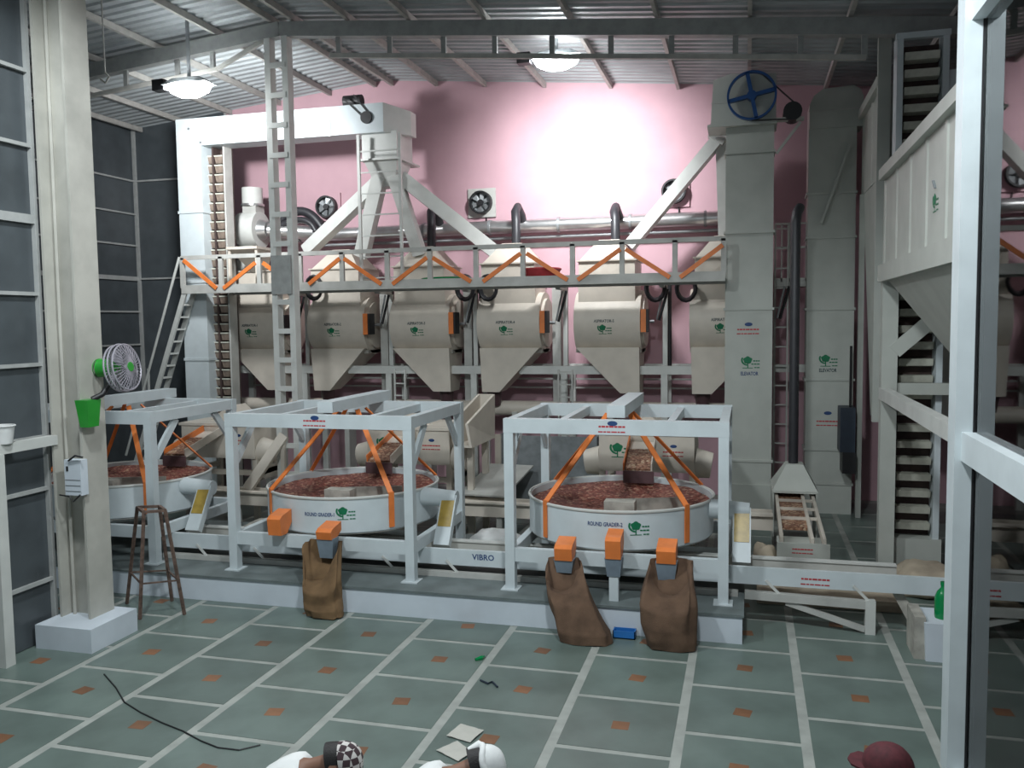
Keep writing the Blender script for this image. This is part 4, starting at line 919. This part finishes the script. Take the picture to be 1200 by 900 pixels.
T.part('diagonal_brace', M().bar(P(1048,412,Y=B1-0.15), P(1112,358,Y=B1-0.15), 0.06, 0.22), 'elev'); T.part('diagonal_brace', M().bar(P(1030,330,Y=B1-0.15)+Vector((0.2,0,0)), P(1110,372,Y=B1-0.15), 0.06, 0.12), 'elev')
sf = lambda a, b: Vector((BX-0.035, 11.75-a, 5.42+b))
T.part('tree_emblem', tree_logo(M(), 0.25, lambda a, b: Vector((BX+0.026, P(1093,238,X=BX).y-a, P(1093,238,X=BX).z+b))), 'txt_green'); T.part('number_mark', M().bar((BX+0.026, P(1093,216,X=BX).y-0.05, P(1093,216,X=BX).z-0.05), (BX+0.026, P(1093,216,X=BX).y+0.06, P(1093,216,X=BX).z+0.05), 0.01, 0.05, up=(1,0,0)), 'grey_plate')

T = Thing('ribbed_bin', 'higher ribbed bin with tall plain lower body behind the open bucket elevator', 'bin', (2.1, 17.3, 0))
ribbed(T, 2.12, 15.9, 18.36, 6.36, 7.85)
T.part('lower_body', M().frustum((2.3, 3.6, 15.9, 17.9, 2.1), (2.16, 4.2, 15.9, 18.3, 6.36)), 'elev')
T.part('back_panel', M().box(2.16, 4.4, 18.31, 18.36, 6.36, 7.85), 'elev'); T.part('near_panel', M().box(2.16, 4.4, 15.9, 15.95, 6.36, 7.85), 'elev')
T.part('front_channel', M().box(2.06, 2.26, 15.80, 15.92, 2.2, 8.6), 'elev')
for x, y in ((2.14, 18.26), (4.1, 18.26), (4.1, 16.0), (2.35, 16.4)): T.part('post', M().box(x-0.05, x+0.05, y-0.05, y+0.05, 0, 6.36), 'elev')
# electrical box
a, b = P(985, 478, Y=17.9), P(1003, 478, Y=17.9); zl_, zm = P(985, 555, Y=17.9).z, P(985, 530, Y=17.9).z
T = Thing('control_box', 'narrow dark blue electrical box hanging beside the plain elevator', 'box', ((a.x+b.x)/2, 17.95, zl_))
T.part('body', M().box(a.x, b.x, 17.9, 18.45, zm, a.z), 'navy'); T.part('lower_box', M().box(a.x+0.05, b.x+0.02, 17.9, 18.4, zl_, zm), 'black'); T.part('conduit', M().cyl((b.x-0.08, 18.1, a.z), (b.x-0.08, 18.1, a.z+1.2), 0.025, seg=8), 'black')

# open bucket elevator
OY = 14.80
x0, x1 = P(1050, 300, Y=OY).x, P(1103, 300, Y=OY).x
zt = P(1080, 40, Y=OY).z
T = Thing('open_bucket_elevator', 'open fronted elevator of stacked buckets between white guide rails', 'elevator', ((x0+x1)/2, OY, 0))
for x in (x0, x1): T.part('guide_rail', M().box(x-0.045, x+0.045, OY-0.05, OY+0.28, 0.45, zt), 'white_cool')
T.part('top_bar', M().box(x0-0.06, x1+0.06, OY-0.06, OY+0.05, zt-0.06, zt+0.03), 'white_cool'); T.part('back_belt', M().box(x0+0.05, x1-0.05, OY+0.26, OY+0.28, 0.45, zt-0.1), 'belt')
T.part('boot', M().box(x0-0.08, x1+0.08, OY-0.085, OY+0.45, 0.0, 0.47), 'elev')
w = (x1-x0)/2-0.075
bm_ = M().prism([(-w, -0.04, 0.055), (-w, 0.0, -0.055), (-w, 0.18, -0.075), (-w, 0.21, 0.055)], (2*w, 0, 0)).mesh('bucket'); bm_.materials.append(MAT['bucket_white'])
z = 0.65
while z < zt-0.15:
    o = link('bucket', bm_, Vector(((x0+x1)/2, OY+0.03, z))-T.loc, T.root); z += 0.262
T.part('roof_channel', M().box(P(1108,90,Y=OY).x, P(1108,90,Y=OY).x+1.2, OY+0.0, OY+0.1, P(1108,105,Y=OY).z, P(1108,82,Y=OY).z), 'white_cool')

# low plinth and cloth under the conveyor end, block and bottle
solo('low_kerb', M().box(0.15, 2.05, 12.4, 14.2, 0, 0.14), 'beige', 'low sandy concrete kerb under the end of the VIBRO conveyor', 'kerb', None, None, (1, 13, 0))
def lump(name, c, rx, ry, rz, label, m, seed, cat, grp=None):
    mb = M(); nu, nv = 28, 14; vs_ = []; fs = []
    for j in range(nv+1):
        ph = PI*j/nv
        for i in range(nu):
            t = 2*PI*i/nu; n_ = Vector((math.sin(ph)*math.cos(t), math.sin(ph)*math.sin(t), math.cos(ph)))
            f = 1+0.22*noise.noise(n_*1.8+Vector((seed,0,0)))+0.10*noise.noise(n_*5+Vector((0,seed,0)))
            z = n_.z*rz*f; z = max(z, -rz*0.5)
            e = lambda v: math.copysign(abs(v)**0.7, v)
            vs_.append((c[0]+e(n_.x)*rx*f, c[1]+e(n_.y)*ry*f, c[2]+z+rz*0.5))
    for j in range(nv):
        for i in range(nu): fs.append((j*nu+i, j*nu+(i+1)%nu, (j+1)*nu+(i+1)%nu, (j+1)*nu+i))
    mb.add(vs_, fs); return solo(name, mb, m, label, cat, grp, None, c, smooth=80)
lump('cloth_sack', (2.62, 13.6, 0), 0.48, 0.6, 0.24, 'sandy folded sack lying at the foot of the ribbed bin post', 'beige', 1.7, 'sack')
lump('cloth_sack', (-3.9, 13.2, PT), 0.42, 0.32, 0.17, 'white crumpled sack lying between the two lettered grader frames', 'cloth_white', 4.1, 'sack')
lump('cloth_sack', (0.28, 13.5, 0.135), 0.20, 0.30, 0.30, 'cream crumpled sack beside the inclined screen', 'beige', 9.4, 'sack')
lump('cloth_sack', (-8.0, 13.2, PT), 0.45, 0.30, 0.16, 'pale crumpled sack behind the frame of grader 1', 'dirty', 6.2, 'sack')
a = P(1085, 775, Z=0)
T = Thing('concrete_block', 'pale concrete pedestal block at the end of the conveyor', 'block', (a.x+0.3, 11.1, 0))
T.part('block', M().prism([(a.x, a.y, 0), (a.x+0.7, a.y, 0), (a.x+0.7, a.y, 0.45), (a.x-0.02, a.y, 0.45)], (0, 0.6, 0)), 'plinth'); T.part('lip', M().box(a.x-0.12, a.x, a.y+0.05, a.y+0.55, 0, 0.5), 'dirty')
bq = P(1106, 724, Y=10.9)
T = Thing('green_bottle', 'green plastic bottle standing on the concrete pedestal block', 'bottle', (bq.x, 10.95, 0.45))
T.part('body', M().lathe([(0.001, 0), (0.09, 0.0), (0.095, 0.03), (0.095, 0.24), (0.07, 0.31), (0.03, 0.36), (0.03, 0.40)], (bq.x, 10.95, 0.45), 20), 'bottle_green', smooth=50); T.part('cap', M().cyl((bq.x, 10.95, 0.84), (bq.x, 10.95, 0.88), 0.035, seg=14), 'bottle_green', smooth=40)

# ================================================================== LEFT FOREGROUND: FAN, SOCKET BOX, STOOL, BUCKET
fc = P(150, 432, Y=9.4)
T = Thing('wall_fan', 'green fan with round wire cage clamped to the cream column', 'fan', (-7.95, 9.15, 2.6))
g0, g1_ = P(97, 468, Y=9.0), P(113, 500, Y=9.0)
T.part('base_box', M().frustum((g0.x+0.03, g1_.x-0.03, 8.9, 9.08, g1_.z), (g0.x, g1_.x, 8.86, 9.1, g0.z)), 'green')
mcen = P(128, 431, Y=9.3)
T.part('arm', M().tube([P(108,468,Y=9.0), P(120,462,Y=9.1), P(128,450,Y=9.2), P(130,436,Y=9.3)], 0.035, 10), 'black', smooth=50)
T.part('motor', M().cyl((mcen.x-0.13, 9.28, mcen.z+0.0), (mcen.x+0.10, 9.32, mcen.z), 0.12, 0.10, 20), 'green', smooth=50); T.part('motor_cap', M().lathe([(0.12, 0.0), (0.10, -0.07), (0.05, -0.11), (0.001, -0.12)], (mcen.x-0.13, 9.28, mcen.z), 20, axis='x'), 'green', smooth=60)
ax_ = Vector((1, 0.1, 0.14)).normalized(); cc = Vector((mcen.x+0.20, 9.3, mcen.z)); e1 = ax_.orthogonal().normalized(); e2 = ax_.cross(e1)
e1 = Vector((0,0,1)); e1 = (e1-ax_*e1.dot(ax_)).normalized(); e2 = ax_.cross(e1); fr_ = 0.30
def fp(t, r, o): return cc + ax_*o + e1*math.cos(t)*r + e2*math.sin(t)*r
for o_, r_ in ((-0.06, fr_*0.97), (0.0, fr_), (0.06, fr_*0.97)): T.part('cage_ring', M().tube([fp(2*PI*i/36, r_, o_) for i in range(36)], 0.012, 5, closed=True), 'cage', smooth=60)
for s_ in (-1, 1):
    mb = M()
    for k in range(36):
        t = 2*PI*k/36; mb.tube([fp(t, 0.05, s_*0.11), fp(t, fr_*0.6, s_*0.10), fp(t, fr_*0.97, s_*0.06)], 0.005, 4)
    T.part('cage_wires', mb, 'cage', kind='stuff')
    T.part('cage_boss', M().cyl(fp(0, 0, s_*0.10), fp(0, 0, s_*0.12), 0.06, seg=14), 'green' if s_ > 0 else 'cage')
for k in range(3):
    t = 2*PI*k/3; T.part('blade', M().prism([fp(t, 0.04, 0.02), fp(t+0.15, 0.25, 0.04), fp(t+0.9, 0.25, -0.04), fp(t+1.0, 0.05, -0.02)], ax_*0.006), 'cage')
# power box on the column
a, b = P(79, 538, Y=8.9), P(100, 580, Y=8.9)
T = Thing('power_box', 'white power socket box with black cable tied to the cream column', 'box', ((a.x+b.x)/2, 8.9, b.z))
T.part('body', M().box(a.x, b.x, 8.84, 8.96, b.z, a.z), 'plinth'); T.part('socket', M().box(a.x+0.03, a.x+0.06, 8.835, 8.84, a.z-0.14, a.z-0.08), 'black')
T.part('cable', M().tube([P(80,540,Y=8.82), P(88,534,Y=8.8), P(97,536,Y=8.82)], 0.012, 6), 'black'); T.part('cable', M().tube([P(70,580,Y=8.82), P(82,582,Y=8.8), P(86,588,Y=8.8), P(94,580,Y=8.82)], 0.010, 6), 'black')
for i in range(3): T.part('groove', M().box(a.x+0.01, b.x-0.01, 8.836, 8.84, b.z+0.05+0.07*i, b.z+0.058+0.07*i), 'grey_plate')
# metal stand
ft = [P(122, 690, Z=0), P(168, 728, Z=0), P(213, 721, Z=0), P(172, 700, Z=0)]
ft = [Vector((-8.62, 10.35, 0)), Vector((-7.98, 9.82, 0)), Vector((-7.50, 10.13, 0)), Vector((-8.05, 10.60, 0))]
cm = sum(ft, Vector())/4; zt = P(168, 596, Y=cm.y).z
T = Thing('iron_stand', 'tall rusty iron stand with four splayed legs beside the column foot', 'stand', cm)
tp = [cm+(f-cm)*0.48+Vector((0,0,zt)) for f in ft]
for f, t in zip(ft, tp): T.part('leg', M().bar(f, t, 0.035, 0.035), 'rust')
for i in range(4): T.part('top_bar', M().bar(tp[i], tp[(i+1)%4], 0.04, 0.035), 'rust'); T.part('stretcher', M().bar(ft[i].lerp(tp[i], 0.33), ft[(i+1)%4].lerp(tp[(i+1)%4], 0.33), 0.02, 0.02), 'rust')
# plastic bucket on the rail
q = P(3, 508, X=-8.45)
T = Thing('white_bucket', 'white plastic bucket resting on the partition ledge', 'bucket', (-8.45, q.y, Z0[2]+0.02))
T.part('body', M().lathe([(0.001, 0.0), (0.10, 0.0), (0.13, 0.20), (0.135, 0.20), (0.135, 0.215), (0.12, 0.215), (0.095, 0.02)], (-8.45, q.y, Z0[2]+0.02), 24), 'cloth_white', smooth=40); T.part('rim', M().tube([(-8.45+0.135*math.cos(t), q.y+0.135*math.sin(t), Z0[2]+0.23) for t in [2*PI*i/24 for i in range(24)]], 0.01, 6, closed=True), 'cloth_white', smooth=50)
# hanging wire by the left roof
q = P(123, 85, Y=13.0)
T = Thing('hanging_wire', 'thin wire with a hook hanging from the left roof slope', 'wire', (q.x, 13.0, q.z))
T.part('wire', M().cyl((q.x, 13.0, q.z), (q.x, 13.0, roofz(q.x)), 0.012, seg=6), 'purlin'); T.part('hook', M().tube([(q.x, 13, q.z), (q.x+0.08, 13, q.z-0.08), (q.x, 13, q.z-0.18), (q.x-0.1, 13, q.z-0.1)], 0.02, 6), 'purlin')

# ================================================================== THINGS ON THE FLOOR
pts = [P(x, y, Z=0.006) for x, y in ((122,790),(136,806),(146,823),(165,835),(190,847),(215,857),(235,868),(255,876),(280,879),(305,873))]
solo('floor_cable', M().tube(pts, 0.008, 6), 'black', 'thin black cable lying across the green floor slabs', 'cable', None, None, pts[0])
def sheet(pix, label, z):
    c = [P(x, y, Z=z) for x, y in pix]; mb = M(); n = 8; vs_ = []
    for j in range(n+1):
        for i in range(n+1):
            u, v = i/n, j/n; p = c[0]*(1-u)*(1-v)+c[1]*u*(1-v)+c[2]*u*v+c[3]*(1-u)*v
            p.z = z + 0.012*abs(noise.noise(Vector((u*2.5+z*50, v*2.5, 1)))); vs_.append(p)
    m = (n+1)**2
    vs_ += [p-Vector((0,0,0.0035)) for p in vs_]
    fs = [(j*(n+1)+i, j*(n+1)+i+1, (j+1)*(n+1)+i+1, (j+1)*(n+1)+i) for j in range(n) for i in range(n)]
    fs += [tuple(m+k for k in reversed(f)) for f in fs]
    solo('paper_sheet', mb.add(vs_, fs), 'paper', label, 'paper', None, None, (c[0]+c[2])/2)
sheet([(523,862),(540,848),(567,856),(551,870)], 'smooth white sheet lying flat on the green floor', 0.012)
sheet([(511,879),(536,868),(554,882),(537,892)], 'creased cream sheet lying on the floor next to the smooth sheet', 0.012)
solo('green_twig', M().tube([P(557,773,Z=0.015), P(564,771,Z=0.02), P(568,769,Z=0.015)], [0.018,0.03,0.01], 6), 'bottle_green', 'small dark green twig on the floor near a white joint', 'twig', None, None, P(562,771,Z=0))
solo('blue_string', M().tube([P(563,797,Z=0.012), P(572,801,Z=0.015), P(577,799,Z=0.012), P(583,805,Z=0.012)], 0.012, 6), 'navy', 'short dark blue string lying on the floor', 'string', None, None, P(572,801,Z=0))

# ================================================================== PEOPLE
def person(loc, face, lean, hscale, label, shirt, capkind):
    """standing figure, bent forward by lean; face = heading angle (0 = +X)"""
    loc = Vector(loc); fx = Vector((math.cos(face), math.sin(face), 0)); sx = Vector((-math.sin(face), math.cos(face), 0)); up = Vector((0,0,1))
    td = (up*math.cos(lean)+fx*math.sin(lean)).normalized(); tn = (fx*math.cos(lean)-up*math.sin(lean)).normalized()
    h = hscale
    pel = up*0.92*h - fx*0.12*math.sin(lean)
    V = {}; E = []
    def j(n, p, r): V[n] = (p, r)
    def e(a, b, m): E.append((a, b, m))
    j('pel', pel, 0.15); j('waist', pel+td*0.17*h, 0.135); j('chest', pel+td*0.37*h, 0.155); j('neckb', pel+td*0.53*h, 0.075)
    hd = (td*0.75+tn*0.25+fx*0.1).normalized() if lean > 0.5 else (up*0.97+fx*0.18).normalized()
    j('neck', V['neckb'][0]+hd*0.08*h, 0.055); j('headb', V['neck'][0]+hd*0.06*h+tn*0.015, 0.078); j('headm', V['headb'][0]+hd*0.08*h, 0.096); j('headt', V['headm'][0]+hd*0.075*h, 0.07)
    e('pel','waist',1); e('waist','chest',1); e('chest','neckb',1); e('neckb','neck',0); e('neck','headb',0); e('headb','headm',0); e('headm','headt',0)
    for s, n in ((1,'l'),(-1,'r')):
        sh = pel+td*0.47*h+sx*s*0.185*h; el = sh - up*0.24*h + fx*0.10*h + sx*s*0.04; wr_ = el - up*0.12*h + fx*0.20*h - sx*s*0.05
        j('sh'+n, sh, 0.07); j('el'+n, el, 0.05); j('wr'+n, wr_, 0.034); j('pa'+n, wr_+(fx*0.6-up*0.5)*0.08, 0.034)
        e('chest','sh'+n,1); e('sh'+n,'el'+n,1); e('el'+n,'wr'+n,1); e('wr'+n,'pa'+n,0)
        hdv = (fx*0.6-up*0.7).normalized()
        for k, (off, ln) in enumerate(((-0.026,0.075),(-0.009,0.085),(0.009,0.082),(0.026,0.065))):
            b_ = V['pa'+n][0]+sx*off+hdv*0.03; j('f%d%s'%(k,n), b_, 0.011); j('g%d%s'%(k,n), b_+hdv*ln*0.55, 0.0095); j('h%d%s'%(k,n), b_+hdv*ln*0.9-fx*0.018, 0.008)
            e('pa'+n,'f%d%s'%(k,n),0); e('f%d%s'%(k,n),'g%d%s'%(k,n),0); e('g%d%s'%(k,n),'h%d%s'%(k,n),0)
        th = V['wr'+n][0]+hdv*0.03-sx*s*0.03; j('t'+n, th, 0.013); j('u'+n, th+hdv*0.045-sx*s*0.02, 0.010); e('wr'+n,'t'+n,0); e('t'+n,'u'+n,0)
        hip = pel-up*0.06+sx*s*0.10*h; kn = up*0.48*h+sx*s*0.11+fx*0.03; an = up*0.085+sx*s*0.11-fx*0.05; toe = up*0.045+sx*s*0.12+fx*0.14
        j('hp'+n, hip, 0.10); j('kn'+n, kn, 0.065); j('an'+n, an, 0.045); j('to'+n, toe, 0.042)
        e('pel','hp'+n,2); e('hp'+n,'kn'+n,2); e('kn'+n,'an'+n,2); e('an'+n,'to'+n,3)
    names = list(V); idx = {n: i for i, n in enumerate(names)}
    me = bpy.data.meshes.new('person'); me.from_pydata([V[n][0] for n in names], [(idx[a], idx[b]) for a, b, m in E], []); 
    o = bpy.data.objects.new('person', me); COL.objects.link(o)
    mod = o.modifiers.new('skin', 'SKIN'); mod.use_smooth_shade = True
    sk = me.skin_vertices[0].data if me.skin_vertices else None
    if sk is None:
        bpy.context.view_layer.objects.active = o
        bm = bmesh.new(); bm.from_mesh(me); bm.verts.layers.skin.verify(); bm.to_mesh(me); bm.free(); sk = me.skin_vertices[0].data
    for i, n in enumerate(names): sk[i].radius = (V[n][1]*h, V[n][1]*h*(0.78 if n in ('pel','waist','chest') else 1)); sk[i].use_root = (n == 'pel')
    sd = o.modifiers.new('sub', 'SUBSURF'); sd.levels = 1; sd.render_levels = 1
    bpy.context.view_layer.update()
    nm = bpy.data.meshes.new_from_object(o.evaluated_get(bpy.context.evaluated_depsgraph_get()))
    COL.objects.unlink(o); bpy.data.objects.remove(o)
    nm.name = 'body'
    for m in ('skin', shirt, 'trousers', 'shoe'): nm.materials.append(MAT[m])
    segs = [(V[a][0], V[b][0], m) for a, b, m in E]
    for p in nm.polygons:
        c = p.center; best = 1e9; bm_i = 0
        for a, b, m in segs:
            d = b-a; t = max(0, min(1, (c-a).dot(d)/d.length_squared)); q = (a+d*t-c).length_squared
            if q < best: best = q; bm_i = m
        p.material_index = bm_i; p.use_smooth = True
    root = tag(link('person', None, loc), label, 'person')
    link('body', nm, (0,0,0), root)
    def child(n_, mb, m, sm=50): me_ = mb.mesh(n_, (0,0,0), sm); me_.materials.append(MAT[m]); return link(n_, me_, (0,0,0), root)
    hm = V['headm'][0]; fwd = (tn*0.9+fx*0.2-td*0.05).normalized(); fwd = (fwd-hd*fwd.dot(hd)).normalized(); hs = hd.cross(fwd)
    child('nose', M().cyl(hm+fwd*0.085-hd*0.005, hm+fwd*0.115-hd*0.035, 0.008, 0.018, 10), 'skin')
    for s in (-1, 1):
        ey = M().lathe([(0.001,0.013),(0.010,0.008),(0.013,0),(0.010,-0.008),(0.001,-0.013)], hm+fwd*0.082+hs*s*0.034+hd*0.008, 12); child('eye', ey, 'eye')
        child('ear', M().cyl(hm+hs*s*0.088-hd*0.015, hm+hs*s*0.108-hd*0.01-fwd*0.012, 0.026, 0.034, 12), 'skin')
    child('mouth', M().bar(hm+fwd*0.082-hd*0.062-hs*0.024, hm+fwd*0.082-hd*0.062+hs*0.024, 0.014, 0.012), 'maroon')
    def dome(r0, h0, h1, back, thick=0.0, n1=20, n2=8, sq=1.0):
        mb = M(); vs_ = []; fs = []
        for a in range(n2+1):
            ph = (PI/2)*a/n2
            for b in range(n1):
                t = 2*PI*b/n1; rr = r0*math.cos(ph)**0.8 if a < n2 else 0.001
                vs_.append(hm + hs*math.cos(t)*rr*0.93 + fwd*(math.sin(t)*rr*1.08-back) + hd*(h0+(h1-h0)*math.sin(ph)))
        for a in range(n2):
            for b in range(n1): fs.append((a*n1+b, a*n1+(b+1)%n1, (a+1)*n1+(b+1)%n1, (a+1)*n1+b))
        return mb.add(vs_, fs)
    child('hair', dome(0.108, -0.06, 0.125, 0.022), 'hair', 60)
    if capkind == 'check': child('cap', dome(0.118, 0.025, 0.155, 0.0), 'cap_check', 60)
    elif capkind == 'wrap':
        child('head_wrap', dome(0.118, 0.02, 0.15, 0.0), 'cloth_white', 60)
        child('wrap_knot', M().tube([hm-fwd*0.11+hd*0.04, hm-fwd*0.13+hd*0.02+hs*0.02, hm-fwd*0.13-hd*0.05], [0.03,0.028,0.014], 8), 'cloth_white', 60)
        child('wrap_band', M().tube([hm+hs*math.cos(t)*0.112+fwd*math.sin(t)*0.122+hd*(0.03+0.012*math.sin(3*t)) for t in [2*PI*i/24 for i in range(24)]], 0.020, 7, closed=True), 'cloth_white', 60)
    else:
        cp_ = child('cap', dome(0.122, 0.02, 0.15, 0.0), 'maroon', 60)
        child('cap_visor', M().prism([hm+hd*0.03+fwd*0.10-hs*0.095, hm+hd*0.05+fwd*0.165-hs*0.08, hm+hd*0.055+fwd*0.195-hs*0.03, hm+hd*0.055+fwd*0.195+hs*0.03, hm+hd*0.05+fwd*0.165+hs*0.08, hm+hd*0.03+fwd*0.10+hs*0.095], hd*0.012), 'maroon', 40)
    return V, root, hm, hd
def place_person(px, py, ztop, face, lean, label, shirt, cap):
    """px,py = top of the head in the photo; the feet follow from the pose"""
    V, root, hm, hd = person((0,0,0), face, lean, 1.0, label, shirt, cap)
    top = hm+hd*0.15
    t = P(px, py, Z=top.z); root.location = (t.x-top.x, t.y-top.y, 0)
place_person(424, 888, 0, 0.25, 1.02, 'person in white shirt and checked cap bending forward', 'cloth_white', 'check')
place_person(592, 890, 0, 0.35, 0.95, 'person in white shirt and white head wrap stooping near two sheets', 'cloth_white', 'wrap')
place_person(1036, 871, 0, 2.8, 0.45, 'person in grey shirt and dark red cap near the glass partition', 'cloth_grey', 'cap')
